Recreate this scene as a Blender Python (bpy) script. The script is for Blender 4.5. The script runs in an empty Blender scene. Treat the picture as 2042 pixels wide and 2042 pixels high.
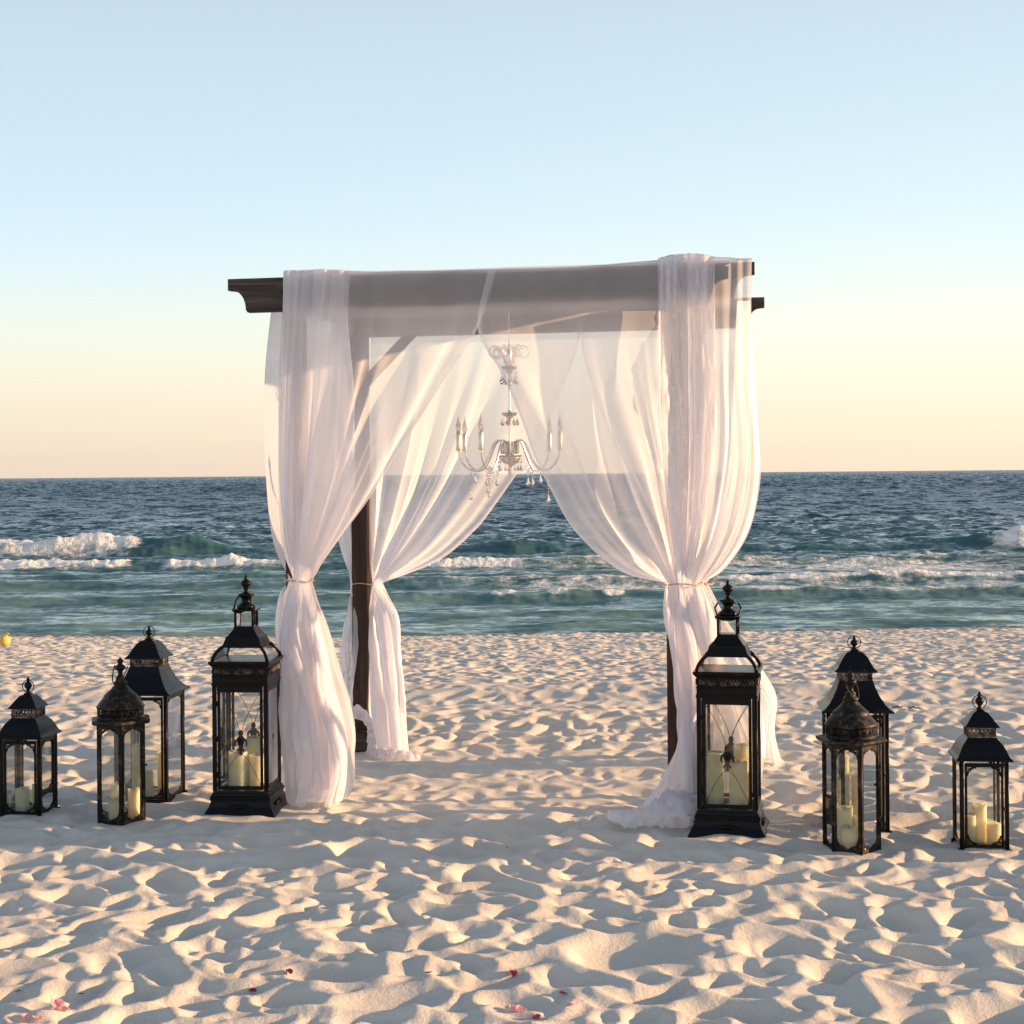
import bpy, math, random
import numpy as np
from mathutils import Vector, Matrix
random.seed(7)
R = np.random.RandomState(11)
rad = math.radians
S = bpy.context.scene
C = S.collection

# ---------------------------------------------------------------- camera
F = 3145.0            # focal length in pixels of the 2042 px photograph
CAMH = 1.55
ROLL = 0.0083
cd = bpy.data.cameras.new('camera')
cd.sensor_width = 36
cd.lens = 36 * F / 2042
cd.shift_y = -76 / 2042
cd.clip_start = 0.1
cd.clip_end = 20000
cam = bpy.data.objects.new('camera', cd)
C.objects.link(cam)
cam.matrix_world = Matrix.Translation((0, 0, CAMH)) @ Matrix.Rotation(math.pi/2, 4, 'X') @ Matrix.Rotation(-ROLL, 4, 'Z')
S.camera = cam

# ---------------------------------------------------------------- sun and sky
SUN_AZ, SUN_EL = 3.0, 10.0        # azimuth measured from +X towards +Y
sd = Vector((math.cos(rad(SUN_EL))*math.cos(rad(SUN_AZ)), math.cos(rad(SUN_EL))*math.sin(rad(SUN_AZ)), math.sin(rad(SUN_EL))))
sl = bpy.data.lights.new('sun', 'SUN')
sl.energy = 5.0
sl.angle = rad(0.6)
sl.color = (1.0, 0.62, 0.33)
sun = bpy.data.objects.new('sun', sl)
C.objects.link(sun)
sun.rotation_euler = sd.to_track_quat('Z', 'Y').to_euler()

W = bpy.data.worlds.new('World')
S.world = W
W.use_nodes = True
nt = W.node_tree
nt.nodes.clear()
def nn(tree, typ, **kw):
    n = tree.nodes.new(typ)
    for k, v in kw.items():
        if k.startswith('i_'):
            n.inputs[k[2:].replace('_', ' ')].default_value = v
        elif k.startswith('n_'):
            n.inputs[int(k[2:])].default_value = v
        else:
            setattr(n, k, v)
    return n
def ramp(node, stops, interp='LINEAR'):
    cr = node.color_ramp
    cr.interpolation = interp
    while len(cr.elements) > 1:
        cr.elements.remove(cr.elements[-1])
    cr.elements[0].position = stops[0][0]
    cr.elements[0].color = (*stops[0][1], 1)
    for p, c in stops[1:]:
        e = cr.elements.new(p)
        e.color = (*c, 1)
tc = nn(nt, 'ShaderNodeTexCoord')
sep = nn(nt, 'ShaderNodeSeparateXYZ')
nt.links.new(tc.outputs['Generated'], sep.inputs[0])
cool = nn(nt, 'ShaderNodeValToRGB')     # away from the sun
warm = nn(nt, 'ShaderNodeValToRGB')     # towards the sun
# position = sin(elevation)
ramp(cool, [(0.0, (.76, .615, .50)), (.02, (.80, .66, .53)), (.055, (.86, .78, .60)), (.085, (.82, .85, .73)), (.12, (.71, .83, .84)), (.16, (.60, .77, .88)),
            (.22, (.55, .70, .81)), (.30, (.50, .63, .74)), (.42, (.36, .45, .57)), (.6, (.22, .30, .42)), (1.0, (.16, .22, .33))], 'B_SPLINE')
ramp(warm, [(0.0, (.95, .72, .55)), (.02, (.98, .77, .58)), (.055, (1.0, .87, .69)), (.085, (.95, .93, .77)), (.12, (.82, .90, .84)), (.16, (.70, .85, .88)),
            (.22, (.60, .75, .84)), (.30, (.54, .67, .78)), (.42, (.39, .47, .58)), (.6, (.23, .31, .42)), (1.0, (.16, .22, .33))], 'B_SPLINE')
zc = nn(nt, 'ShaderNodeMath', operation='MAXIMUM', n_1=0.0)
nt.links.new(sep.outputs['Z'], zc.inputs[0])
nt.links.new(zc.outputs[0], cool.inputs[0])
nt.links.new(zc.outputs[0], warm.inputs[0])
az = nn(nt, 'ShaderNodeMapRange', interpolation_type='SMOOTHSTEP')
az.inputs['From Min'].default_value = -0.40
az.inputs['From Max'].default_value = 0.42
nt.links.new(sep.outputs['X'], az.inputs['Value'])
mx = nn(nt, 'ShaderNodeMix', data_type='RGBA')
nt.links.new(az.outputs[0], mx.inputs['Factor'])
nt.links.new(cool.outputs[0], mx.inputs['A'])
nt.links.new(warm.outputs[0], mx.inputs['B'])
bg = nn(nt, 'ShaderNodeBackground')
bg.inputs['Strength'].default_value = 0.575
nt.links.new(mx.outputs['Result'], bg.inputs['Color'])
sky = nn(nt, 'ShaderNodeTexSky', sky_type='NISHITA', sun_disc=False, sun_elevation=rad(SUN_EL), sun_rotation=rad(90 - SUN_AZ), air_density=1.0, dust_density=0.6, ozone_density=2.0)
bg2 = nn(nt, 'ShaderNodeBackground')
bg2.inputs['Strength'].default_value = 0.008
nt.links.new(sky.outputs[0], bg2.inputs['Color'])
add = nn(nt, 'ShaderNodeAddShader')
nt.links.new(bg.outputs[0], add.inputs[0])
nt.links.new(bg2.outputs[0], add.inputs[1])
wo = nn(nt, 'ShaderNodeOutputWorld')
nt.links.new(add.outputs[0], wo.inputs['Surface'])

S.view_settings.view_transform = 'Standard'
S.view_settings.look = 'None'
S.view_settings.exposure = 0.92
S.view_settings.gamma = 1.0
S.view_settings.use_curve_mapping = False
S.render.engine = 'CYCLES'
S.cycles.transparent_max_bounces = 32
S.cycles.max_bounces = 10
S.cycles.transmission_bounces = 8
S.cycles.use_denoising = True
S.cycles.caustics_reflective = False
S.cycles.caustics_refractive = False

# ---------------------------------------------------------------- helpers
def tag(o, label=None, cat=None, group=None, kind=None):
    if label: o['label'] = label
    if cat: o['category'] = cat
    if group: o['group'] = group
    if kind: o['kind'] = kind
    return o

def empty(name, loc, rz=0.0):
    o = bpy.data.objects.new(name, None)
    o.empty_display_size = 0.1
    C.objects.link(o)
    o.location = loc
    o.rotation_euler = (0, 0, rz)
    return o

def ray(px, py):
    a, b = px - 1021.0, 945.0 - py
    c, s = math.cos(ROLL), math.sin(ROLL)
    return (a*c + b*s)/F, (-a*s + b*c)/F

def at(px, py, Y):
    tx, tz = ray(px, py)
    return Vector((tx*Y, Y, CAMH + tz*Y))

# vectorised gradient noise -------------------------------------------------
_perm = np.random.RandomState(5).permutation(1024)
_ang = np.random.RandomState(6).rand(1024)*2*np.pi
_gx, _gy = np.cos(_ang), np.sin(_ang)
def noise2(x, y, seed=0):
    xi = np.floor(x).astype(np.int64); yi = np.floor(y).astype(np.int64)
    xf = x - xi; yf = y - yi
    u = xf*xf*xf*(xf*(xf*6-15)+10); v = yf*yf*yf*(yf*(yf*6-15)+10)
    def g(ix, iy, fx, fy):
        h = _perm[(_perm[(ix + seed*37) & 1023] + iy) & 1023]
        return _gx[h]*fx + _gy[h]*fy
    a = g(xi, yi, xf, yf); b = g(xi+1, yi, xf-1, yf)
    c = g(xi, yi+1, xf, yf-1); d = g(xi+1, yi+1, xf-1, yf-1)
    return (a + (b-a)*u)*(1-v) + (c + (d-c)*u)*v
def fbm(x, y, seed=0, octs=4, gain=.5):
    r = 0; a = 1.0
    for k in range(octs):
        r = r + a*noise2(x*2**k, y*2**k, seed + k*3)
        a *= gain
    return r
def sstep(a, b, x):
    t = np.clip((x-a)/(b-a), 0, 1)
    return t*t*(3-2*t)

def grid_mesh(name, P, mat, attrs=None, smooth=True):
    """P: (rows, cols, 3) array -> quad mesh."""
    n, m, _ = P.shape
    me = bpy.data.meshes.new(name)
    me.vertices.add(n*m)
    me.vertices.foreach_set('co', P.reshape(-1).astype(np.float32))
    idx = np.arange(n*m).reshape(n, m)
    q = np.stack([idx[:-1, :-1], idx[:-1, 1:], idx[1:, 1:], idx[1:, :-1]], -1).reshape(-1, 4)
    nf = len(q)
    me.loops.add(nf*4)
    me.loops.foreach_set('vertex_index', q.reshape(-1).astype(np.int32))
    me.polygons.add(nf)
    me.polygons.foreach_set('loop_start', (np.arange(nf)*4).astype(np.int32))
    try:
        me.polygons.foreach_set('loop_total', np.full(nf, 4, np.int32))
    except Exception:
        pass
    me.update(calc_edges=True)
    if smooth:
        me.polygons.foreach_set('use_smooth', np.ones(nf, bool))
    for k, v in (attrs or {}).items():
        at_ = me.attributes.new(k, 'FLOAT', 'POINT')
        at_.data.foreach_set('value', v.reshape(-1).astype(np.float32))
    me.materials.append(mat)
    o = bpy.data.objects.new(name, me)
    C.objects.link(o)
    return o

class MB:
    """collects simple shapes into one mesh"""
    def __init__(s): s.v = []; s.f = []; s.sm = []
    def _add(s, vs, fs, smooth=False):
        b = len(s.v)
        s.v += [tuple(p) for p in vs]
        s.f += [tuple(b+i for i in f) for f in fs]
        s.sm += [smooth]*len(fs)
    def box(s, x0, x1, y0, y1, z0, z1):
        vs = [(x, y, z) for z in (z0, z1) for y in (y0, y1) for x in (x0, x1)]
        s._add(vs, [(0, 2, 3, 1), (4, 5, 7, 6), (0, 1, 5, 4), (2, 6, 7, 3), (0, 4, 6, 2), (1, 3, 7, 5)])
    def poly(s, prof, n, ang0=0.0, smooth=False, caps=True, cx=0, cy=0, flat_scale=True):
        """loft of n-gons: prof = [(z, half width of a face)], n sides"""
        vs = []; fs = []
        k = 1/math.cos(math.pi/n) if flat_scale else 1.0
        for z, r in prof:
            for i in range(n):
                a = ang0 + 2*math.pi*i/n
                vs.append((cx + r*k*math.cos(a), cy + r*k*math.sin(a), z))
        for j in range(len(prof)-1):
            for i in range(n):
                fs.append((j*n+i, j*n+(i+1) % n, (j+1)*n+(i+1) % n, (j+1)*n+i))
        if caps:
            fs.append(tuple(range(n))[::-1])
            fs.append(tuple((len(prof)-1)*n+i for i in range(n)))
        s._add(vs, fs, smooth)
    def lathe(s, prof, n=20, cx=0, cy=0, caps=True):
        s.poly([(z, max(r, 1e-4)) for z, r in prof], n, 0, True, caps, cx, cy, False)
    def tube(s, pts, r, n=6, closed=False):
        pts = [Vector(p) for p in pts]
        N = len(pts)
        rs = r if isinstance(r, (list, tuple)) else [r]*N
        vs = []; fs = []
        up = None
        for i, p in enumerate(pts):
            if closed: t = pts[(i+1) % N] - pts[i-1]
            else: t = pts[min(i+1, N-1)] - pts[max(i-1, 0)]
            t.normalize()
            if up is None:
                up = Vector((0, 0, 1)) if abs(t.z) < .9 else Vector((1, 0, 0))
            a = t.cross(up)
            if a.length < 1e-5: a = t.cross(Vector((.3, .9, .1)))
            a.normalize()
            b = a.cross(t).normalized()
            up = b
            for k in range(n):
                w = 2*math.pi*k/n
                vs.append(p + (a*math.cos(w) + b*math.sin(w))*rs[i])
        M = N if closed else N-1
        for i in range(M):
            for k in range(n):
                j = (i+1) % N
                fs.append((i*n+k, i*n+(k+1) % n, j*n+(k+1) % n, j*n+k))
        if not closed:
            fs.append(tuple(range(n))[::-1]); fs.append(tuple((N-1)*n+k for k in range(n)))
        s._add(vs, fs, True)
    def ball(s, c, r, n=8, m=6, sz=1.0):
        s.lathe([(c[2]-r*sz*math.cos(math.pi*j/m), r*math.sin(math.pi*j/m)) for j in range(m+1)], n, c[0], c[1])
    def xform(s, M):
        s.v = [tuple(M @ Vector(p)) for p in s.v]
    def build(s, name, mat, parent=None, loc=None):
        me = bpy.data.meshes.new(name)
        me.from_pydata(s.v, [], s.f)
        me.polygons.foreach_set('use_smooth', s.sm)
        me.materials.append(mat)
        o = bpy.data.objects.new(name, me)
        C.objects.link(o)
        if parent is not None: o.parent = parent
        if loc is not None: o.location = loc
        return o

# ---------------------------------------------------------------- materials
def new_mat(name):
    m = bpy.data.materials.new(name)
    m.use_nodes = True
    t = m.node_tree
    t.nodes.clear()
    out = nn(t, 'ShaderNodeOutputMaterial')
    return m, t, out

def mat_sand():
    m, t, out = new_mat('sand')
    L = t.links.new
    p = nn(t, 'ShaderNodeBsdfPrincipled')
    p.inputs['Roughness'].default_value = 1.0
    p.inputs['Specular IOR Level'].default_value = 0.1
    tcd = nn(t, 'ShaderNodeTexCoord')
    n1 = nn(t, 'ShaderNodeTexNoise', i_Scale=260.0, i_Detail=3.0)
    n2 = nn(t, 'ShaderNodeTexNoise', i_Scale=3.0, i_Detail=4.0)
    n3 = nn(t, 'ShaderNodeTexNoise', i_Scale=70.0, i_Detail=5.0, i_Roughness=0.7)
    for n in (n1, n2, n3): L(tcd.outputs['Object'], n.inputs['Vector'])
    r = nn(t, 'ShaderNodeValToRGB')
    ramp(r, [(.25, (.49, .44, .375)), (.5, (.65, .595, .515)), (.75, (.76, .705, .625))])
    mixf = nn(t, 'ShaderNodeMath', operation='MULTIPLY_ADD', n_1=.6)
    L(n1.outputs[0], mixf.inputs[0])
    mm = nn(t, 'ShaderNodeMath', operation='MULTIPLY', n_1=.4)
    L(n2.outputs[0], mm.inputs[0])
    L(mm.outputs[0], mixf.inputs[2])
    L(mixf.outputs[0], r.inputs[0])
    wet = nn(t, 'ShaderNodeAttribute', attribute_name='wet')
    mxw = nn(t, 'ShaderNodeMix', data_type='RGBA')
    L(wet.outputs['Fac'], mxw.inputs['Factor']); L(r.outputs[0], mxw.inputs['A'])
    mxw.inputs['B'].default_value = (.22, .19, .16, 1)
    L(mxw.outputs['Result'], p.inputs['Base Color'])
    b1 = nn(t, 'ShaderNodeBump', i_Strength=.8, i_Distance=.005)
    L(n3.outputs[0], b1.inputs['Height'])
    b2 = nn(t, 'ShaderNodeBump', i_Strength=.5, i_Distance=.0012)
    L(n1.outputs[0], b2.inputs['Height']); L(b1.outputs[0], b2.inputs['Normal'])
    L(b2.outputs[0], p.inputs['Normal'])
    L(p.outputs[0], out.inputs[0])
    return m

def mat_sea():
    m, t, out = new_mat('sea')
    L = t.links.new
    tcd = nn(t, 'ShaderNodeTexCoord')
    # water body
    w = nn(t, 'ShaderNodeBsdfPrincipled')
    w.inputs['IOR'].default_value = 1.33
    w.inputs['Roughness'].default_value = 0.12
    dep = nn(t, 'ShaderNodeAttribute', attribute_name='depth')
    dr = nn(t, 'ShaderNodeValToRGB')
    ramp(dr, [(0.0, (.140, .235, .205)), (.25, (.075, .155, .148)), (.6, (.026, .082, .094)), (1.0, (.011, .042, .062))])
    L(dep.outputs['Fac'], dr.inputs[0])
    L(dr.outputs[0], w.inputs['Base Color'])
    mp = nn(t, 'ShaderNodeMapping')
    mp.inputs['Scale'].default_value = (0.55, 1.0, 1.0)
    L(tcd.outputs['Object'], mp.inputs[0])
    geo = nn(t, 'ShaderNodeNewGeometry')
    prev = geo.outputs['Normal']
    for sc_, k_ in ((1.3, .50), (6.0, .32)):
        n1 = nn(t, 'ShaderNodeTexNoise', i_Scale=sc_, i_Detail=3.0, i_Roughness=.6)
        L(mp.outputs[0], n1.inputs['Vector'])
        su = nn(t, 'ShaderNodeVectorMath', operation='SUBTRACT'); su.inputs[1].default_value = (.5, .5, .5)
        L(n1.outputs['Color'], su.inputs[0])
        mu = nn(t, 'ShaderNodeVectorMath', operation='MULTIPLY'); mu.inputs[1].default_value = (k_*2, k_*2.6, 0)
        L(su.outputs[0], mu.inputs[0])
        ad = nn(t, 'ShaderNodeVectorMath', operation='ADD')
        L(prev, ad.inputs[0]); L(mu.outputs[0], ad.inputs[1])
        prev = ad.outputs[0]
    # ripples driven ashore by the wind are steeper on their landward side
    lean = nn(t, 'ShaderNodeVectorMath', operation='ADD'); lean.inputs[1].default_value = (0, -.15, 0)
    L(prev, lean.inputs[0]); prev = lean.outputs[0]
    no = nn(t, 'ShaderNodeVectorMath', operation='NORMALIZE')
    L(prev, no.inputs[0])
    L(no.outputs[0], w.inputs['Normal'])
    # foam
    fo = nn(t, 'ShaderNodeAttribute', attribute_name='foam')
    fn = nn(t, 'ShaderNodeTexNoise', i_Scale=2.2, i_Detail=7.0, i_Roughness=.68)
    mpf = nn(t, 'ShaderNodeMapping'); mpf.inputs['Scale'].default_value = (1.0, 1.6, 1.0)
    L(tcd.outputs['Object'], mpf.inputs[0]); L(mpf.outputs[0], fn.inputs['Vector'])
    s = nn(t, 'ShaderNodeMath', operation='ADD')
    L(fo.outputs['Fac'], s.inputs[0]); L(fn.outputs[0], s.inputs[1])
    mr = nn(t, 'ShaderNodeMapRange', interpolation_type='SMOOTHSTEP')
    mr.inputs['From Min'].default_value = 0.86; mr.inputs['From Max'].default_value = 1.20
    L(s.outputs[0], mr.inputs['Value'])
    fb = nn(t, 'ShaderNodeBsdfDiffuse')
    fb.inputs['Color'].default_value = (.85, .84, .82, 1)
    ftr = nn(t, 'ShaderNodeBsdfTranslucent'); ftr.inputs['Color'].default_value = (.7, .75, .75, 1)
    fmx = nn(t, 'ShaderNodeMixShader', n_0=.25)
    L(fb.outputs[0], fmx.inputs[1]); L(ftr.outputs[0], fmx.inputs[2])
    fn2 = nn(t, 'ShaderNodeTexNoise', i_Scale=6.0, i_Detail=5.0)
    L(tcd.outputs['Object'], fn2.inputs['Vector'])
    b2 = nn(t, 'ShaderNodeBump', i_Strength=.8, i_Distance=.12)
    L(fn2.outputs[0], b2.inputs['Height'])
    L(b2.outputs[0], fb.inputs['Normal'])
    ms = nn(t, 'ShaderNodeMixShader')
    L(mr.outputs[0], ms.inputs[0]); L(w.outputs[0], ms.inputs[1]); L(fmx.outputs[0], ms.inputs[2])
    L(ms.outputs[0], out.inputs[0])
    return m

# ---------------------------------------------------------------- beach
def base_z(x, y):
    z = 0.0*y
    z = z - 0.0675*np.clip(y-11.4, 0, 100) - .02*sstep(11.0, 12.2, y)
    w = .25*noise2(x*.25, y*.0+3.1, 91)
    z = z + .050*np.exp(-((y-11.15-w)/.38)**2) + .035*np.exp(-((y-9.9-w*1.5)/.32)**2)
    z = z - np.where(y > 24.2, (y-24.2)*.05, 0)
    z = z + .10*noise2(x*.10, y*.10, 76)*sstep(17, 23, y)
    z = z + .018*noise2(x*.45, y*.45, 77) + .012*noise2(x*1.1, y*1.1, 78)
    return z

def stamp_field(x0, x1, y0, y1, cell, count, size, depth, seed, relax, blur):
    rs = np.random.RandomState(seed)
    nx, ny = int((x1-x0)/cell), int((y1-y0)/cell)
    X, Y = np.meshgrid(x0 + (np.arange(nx)+.5)*cell, y0 + (np.arange(ny)+.5)*cell)
    H = (size*.12*fbm(X/size*.35, Y/size*.35, seed, 3)).astype(np.float64)
    for i in range(count):
        cx, cy = rs.rand()*(x1-x0)+x0, rs.rand()*(y1-y0)+y0
        sc = size*np.exp(rs.randn()*.26)*(1.35 if rs.rand() < .08 else 1.0)
        asp = 1.0 + abs(rs.randn())*.95
        a, b = sc*math.sqrt(asp)*.62, sc/math.sqrt(asp)*.62
        th = rs.randn()*.9 + .15
        ext = max(a, b)*1.75
        i0, i1 = max(0, int((cx-ext-x0)/cell)), min(nx, int((cx+ext-x0)/cell)+1)
        j0, j1 = max(0, int((cy-ext-y0)/cell)), min(ny, int((cy+ext-y0)/cell)+1)
        if i1-i0 < 3 or j1-j0 < 3: continue
        dx = X[j0:j1, i0:i1]-cx; dy = Y[j0:j1, i0:i1]-cy
        c, s = math.cos(th), math.sin(th)
        u, v = dx*c+dy*s, -dx*s+dy*c
        bend = rs.randn()*.35
        v = v + bend*u*u/a
        pw = 2.0 + rs.rand()*1.0
        d = (np.abs(u/a)**pw + np.abs(v/b)**pw)**(1/pw)
        P = H[j0:j1, i0:i1]
        ji, ii = min(max(int((cy-y0)/cell), j0), j1-1)-j0, min(max(int((cx-x0)/cell), i0), i1-1)-i0
        ref = P[ji, ii]*.45
        dp = depth*sc/size*(.6+.8*rs.rand())
        tilt = (u/a)*dp*.35*rs.randn() + (v/b)*dp*.3*rs.randn()
        bowl = ref - dp*(1-np.clip(d, 0, 1)**2.0) + tilt + dp*.45
        w = 1-sstep(.84, 1.0, d)
        P2 = P*(1-w) + bowl*w
        side = 1+.6*(u/a)*rs.randn()*.5
        P2 = P2 + dp*.34*np.exp(-((d-1.10)/.20)**2)*np.clip(side, .1, 2)
        H[j0:j1, i0:i1] = P2
    mxs = math.tan(rad(33))*cell
    for k in range(relax):       # loose sand slides down to its angle of repose
        for ax in (0, 1):
            D = np.diff(H, axis=ax)
            E = np.sign(D)*np.clip(np.abs(D)-mxs, 0, None)*.3
            if ax == 0: H[:-1] += E; H[1:] -= E
            else: H[:, :-1] += E; H[:, 1:] -= E
    tp = depth*.38
    H = np.where(H > tp, tp + (H-tp)*.45, H)      # no pointed peaks in dry sand
    for k in range(blur):
        Hp = np.pad(H, 1, mode='edge')
        H = (Hp[:-2, 1:-1]+Hp[2:, 1:-1]+Hp[1:-1, :-2]+Hp[1:-1, 2:]+4*Hp[1:-1, 1:-1])/8
    return H

def sample(Fd, x, y):
    x0, y0, cell, H = Fd
    gx = np.clip((x-x0)/cell-.5, 0, H.shape[1]-1.001); gy = np.clip((y-y0)/cell-.5, 0, H.shape[0]-1.001)
    i = gx.astype(int); j = gy.astype(int); fx = gx-i; fy = gy-j
    return (H[j, i]*(1-fx)+H[j, i+1]*fx)*(1-fy) + (H[j+1, i]*(1-fx)+H[j+1, i+1]*fx)*fy

near = (-6.0, 2.6, .012, stamp_field(-6.0, 6.0, 2.6, 12.6, .012, 8200, .143, .034, 3, 9, 1))
far = (-12.0, 11.0, .022, stamp_field(-12.0, 12.0, 11.0, 26.0, .022, 21000, .125, .042, 4, 3, 1))
PADS = []    # places where things have settled into the sand: (x, y, radius)
def ground(x, y, pads=True):
    x = np.asarray(x, float); y = np.asarray(y, float)
    t = sstep(11.1, 11.7, y + .15*noise2(x*1.3, y*1.3, 44))
    calm = 1 - .45*sstep(9.2, 10.6, y)*(1-t)
    # trodden flat where the arch was put up
    calm = calm*(1-.55*np.exp(-(((x+.15)/1.9)**2 + ((y-8.0)/1.0)**2)**2))
    h = sample(near, x, y)*calm*(1-t) + sample(far, x, y)*t
    for (px_, py_, r_) in (PADS if pads else ()):
        d2 = ((x-px_)**2+(y-py_)**2)/(r_*r_)
        h = h*(1-.9*np.exp(-d2**2*.5)) + .011*np.exp(-((np.sqrt(d2)-.62-.25*noise2(x*6, y*6, 19))/.22)**2)*(r_ < .3)
    h = h + .0016*fbm(x*14, y*14, 21, 3)
    return base_z(x, y) + h
def gz(x, y): return float(ground(np.array([x]), np.array([y]))[0])
SEA_Z = -0.87

def build_beach(mat):
    f1 = 1577.0
    ys = []
    y = 3.35
    while y < 25.8:
        ys.append(y)
        d = .62*y*y/(f1*CAMH)
        if y > 8: d = min(d, .026+.0006*(y-8))
        y += d
    ys = np.array(ys)
    us = np.linspace(-1, 1, 860)
    us = us*.40 + .10*us**5
    X = us[None, :]*(ys[:, None]+.4)
    Y = np.repeat(ys[:, None], len(us), 1)
    Z = ground(X, Y)
    wet = sstep(23.2, 24.4, Y + .3*noise2(X*.5, Y*0, 9))
    print('beach grid', X.shape)
    o = grid_mesh('sand', np.stack([X, Y, Z], -1), mat, {'wet': wet})
    o['kind'] = 'structure'
    # the rest of the beach, behind and beside the camera
    bm = MB()
    zz = -.06
    bm._add([(-400, -60, zz), (400, -60, zz), (400, 11.4, zz), (-400, 11.4, zz), (400, 26, -1.12), (-400, 26, -1.12)], [(0, 1, 2, 3), (3, 2, 4, 5)])
    o2 = bm.build('beach', mat)
    o2['kind'] = 'structure'

def build_sea(mat):
    f1 = 1577.0
    h = CAMH - SEA_Z
    dpx = []
    p = f1*h/22.6
    while p > .35:
        dpx.append(p)
        p -= .36 if p > 60 else .30
    ys = f1*h/np.array(dpx)
    ys = ys[ys < 84]
    kind_ = [0]*len(ys)
    y = ys[-1]; ys = list(ys)
    rq = np.random.RandomState(2)
    while y < 9000:
        step = max(3.0, .42*y*y/(f1*h)*(.6+.8*rq.rand()))
        y += step; ys.append(y); kind_.append(-1)
        y += 1.3+.002*y; ys.append(y); kind_.append(1)
    ys += [14000.0]; kind_ += [0]
    ys = np.array(ys); kind_ = np.array(kind_)
    us = np.linspace(-1, 1, 760)
    us = us*.40 + .25*us**7
    X = us[None, :]*ys[:, None]
    Y = np.repeat(ys[:, None], len(us), 1)
    rs = np.random.RandomState(8)
    Z = np.zeros_like(X)
    # wind chop: sum of sharp crested wave trains
    for i in range(64):
        lam = .45*math.exp(rs.rand()*2.35)
        th = rs.randn()*.55
        k = 2*math.pi/lam
        ph = rs.rand()*6.28
        a = .0085*lam**.85*(.5+rs.rand())
        warp = .6*noise2(X/lam*.12, Y/lam*.12, i)
        s_ = np.sin(k*(X*math.sin(th) + Y*math.cos(th)) + ph + 6*warp)
        Z += a*(1-np.abs(s_)**.8*1.0)*1.25 - a*.4
    calm = .24 + 1.0*sstep(30, 54, Y)
    Z *= calm
    # beyond the near water only the faces of the waves are seen
    kf = kind_[:, None]
    rowid = np.arange(len(ys))[:, None]//2*7.31
    ff_ = sstep(70, 260, Y); hh_ = (.55+.45*ff_)*(.30 + .36*noise2(X/9.0, rowid + 0*X, 71) + .26*noise2(X/3.2, rowid + 0*X, 72) + .20*noise2(X/1.3, rowid + 0*X, 74))
    farw = np.where(kf > 0, hh_, np.where(kf < 0, -.14 + .06*noise2(X/5.0, rowid+0*X, 73), 0))
    Z = np.where(kf != 0, farw, Z)
    Z[-1] = 0
    foam = np.zeros_like(X)
    ddx = X/Y*F          # only used to lay the breakers out along the shore
    def breaker(Y0, H, ws, wb, amp_w, seed, hx, fx, fs, fb, thick=1.0):
        """one wave line: crest at Y0 with wandering, height profile hx(s), foam mask fx(s), s = metres along the shore"""
        yc = Y0 + amp_w*noise2(X*.06, X*0+seed, seed) + .3*amp_w*noise2(X*.3, X*0+seed, seed+5)
        d = Y - yc
        Hx = H*hx(X)
        prof = np.where(d < 0, np.exp(-(d/ws)**2), np.exp(-(np.abs(d)/wb)**1.5))
        m = fx(X)
        lump = m*np.exp(-(d/(ws*1.2))**2)*(.05+.24*np.abs(fbm(X*1.3, Y*1.1, seed+9, 4, .6)))*thick
        fm = m*np.exp(-np.clip(-d/fs, 0, 9)**2)*np.exp(-np.clip(d/fb, 0, 9)**2)
        return Hx*prof + lump, fm
    def seg(*spans):
        def f(x):
            r = 0*x
            for a, b, s, v in spans: r = np.maximum(r, v*sstep(a-s, a+s, x)*(1-sstep(b-s, b+s, x)))
            return r
        return f
    def prx(px, Yd): return (px-1021)/F*Yd
    B = []
    a = 49.0
    B.append(breaker(a, .52, .75, 1.5, .8, 1,
        lambda x: .38+.35*noise2(x*.12, x*0+.5, 33) + .65*seg((prx(-400, a), prx(420, a), 1.0, 1))(x) + .45*seg((prx(1850, a), prx(2500, a), 2.0, 1))(x),
        seg((prx(-700, a), prx(288, a), .6, .74), (prx(330, a), prx(372, a), .6, .5), (prx(1950, a), prx(2700, a), .8, .72), (prx(900, a), prx(1250, a), 2.0, .28)), 1.5, 1.0, .8))
    a = 41.5
    B.append(breaker(a, .20, .7, 1.6, 1.2, 2, lambda x: .8+.5*noise2(x*.2, x*0, 34),
        seg((prx(-600, a), prx(262, a), .5, .9), (prx(318, a), prx(600, a), .6, .85), (prx(790, a), prx(1050, a), .5, .95), (prx(1400, a), prx(2600, a), 3, .35)), .9, 1.3, .8))
    a = 34.5
    B.append(breaker(a, .17, .5, 1.4, .9, 3, lambda x: 1+.5*noise2(x*.3, x*0, 35),
        seg((prx(760, a), prx(1300, a), .8, .55), (prx(1290, a), prx(1400, a), .4, .9), (prx(1420, a), prx(2700, a), .8, .85)), .5, 2.4, .6))
    a = 30.2
    B.append(breaker(a, .20, .45, 1.5, .7, 4, lambda x: .9+.6*noise2(x*.3, x*0, 36),
        seg((prx(800, a), prx(1260, a), .4, .32), (prx(975, a), prx(1032, a), .12, .9), (prx(1088, a), prx(1132, a), .12, .85), (prx(1196, a), prx(1245, a), .12, .9), (prx(1470, a), prx(2600, a), .4, .55)), .35, .7, .45))
    B.append(breaker(27.2, .10, .4, 1.2, .9, 5, lambda x: .7+.9*noise2(x*.3, x*0, 37), lambda x: 0*x, 1, 1))
    B.append(breaker(37.5, .14, .6, 1.5, 1.1, 6, lambda x: .7+.9*noise2(x*.25, x*0, 38), lambda x: 0*x, 1, 1))
    B.append(breaker(25.2, .05, .3, .9, .6, 7, lambda x: .8+.9*noise2(x*.4, x*0, 39), lambda x: 0*x, 1, 1))
    for hz, fm in B:
        Z += hz
        foam = np.maximum(foam, fm)
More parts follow.
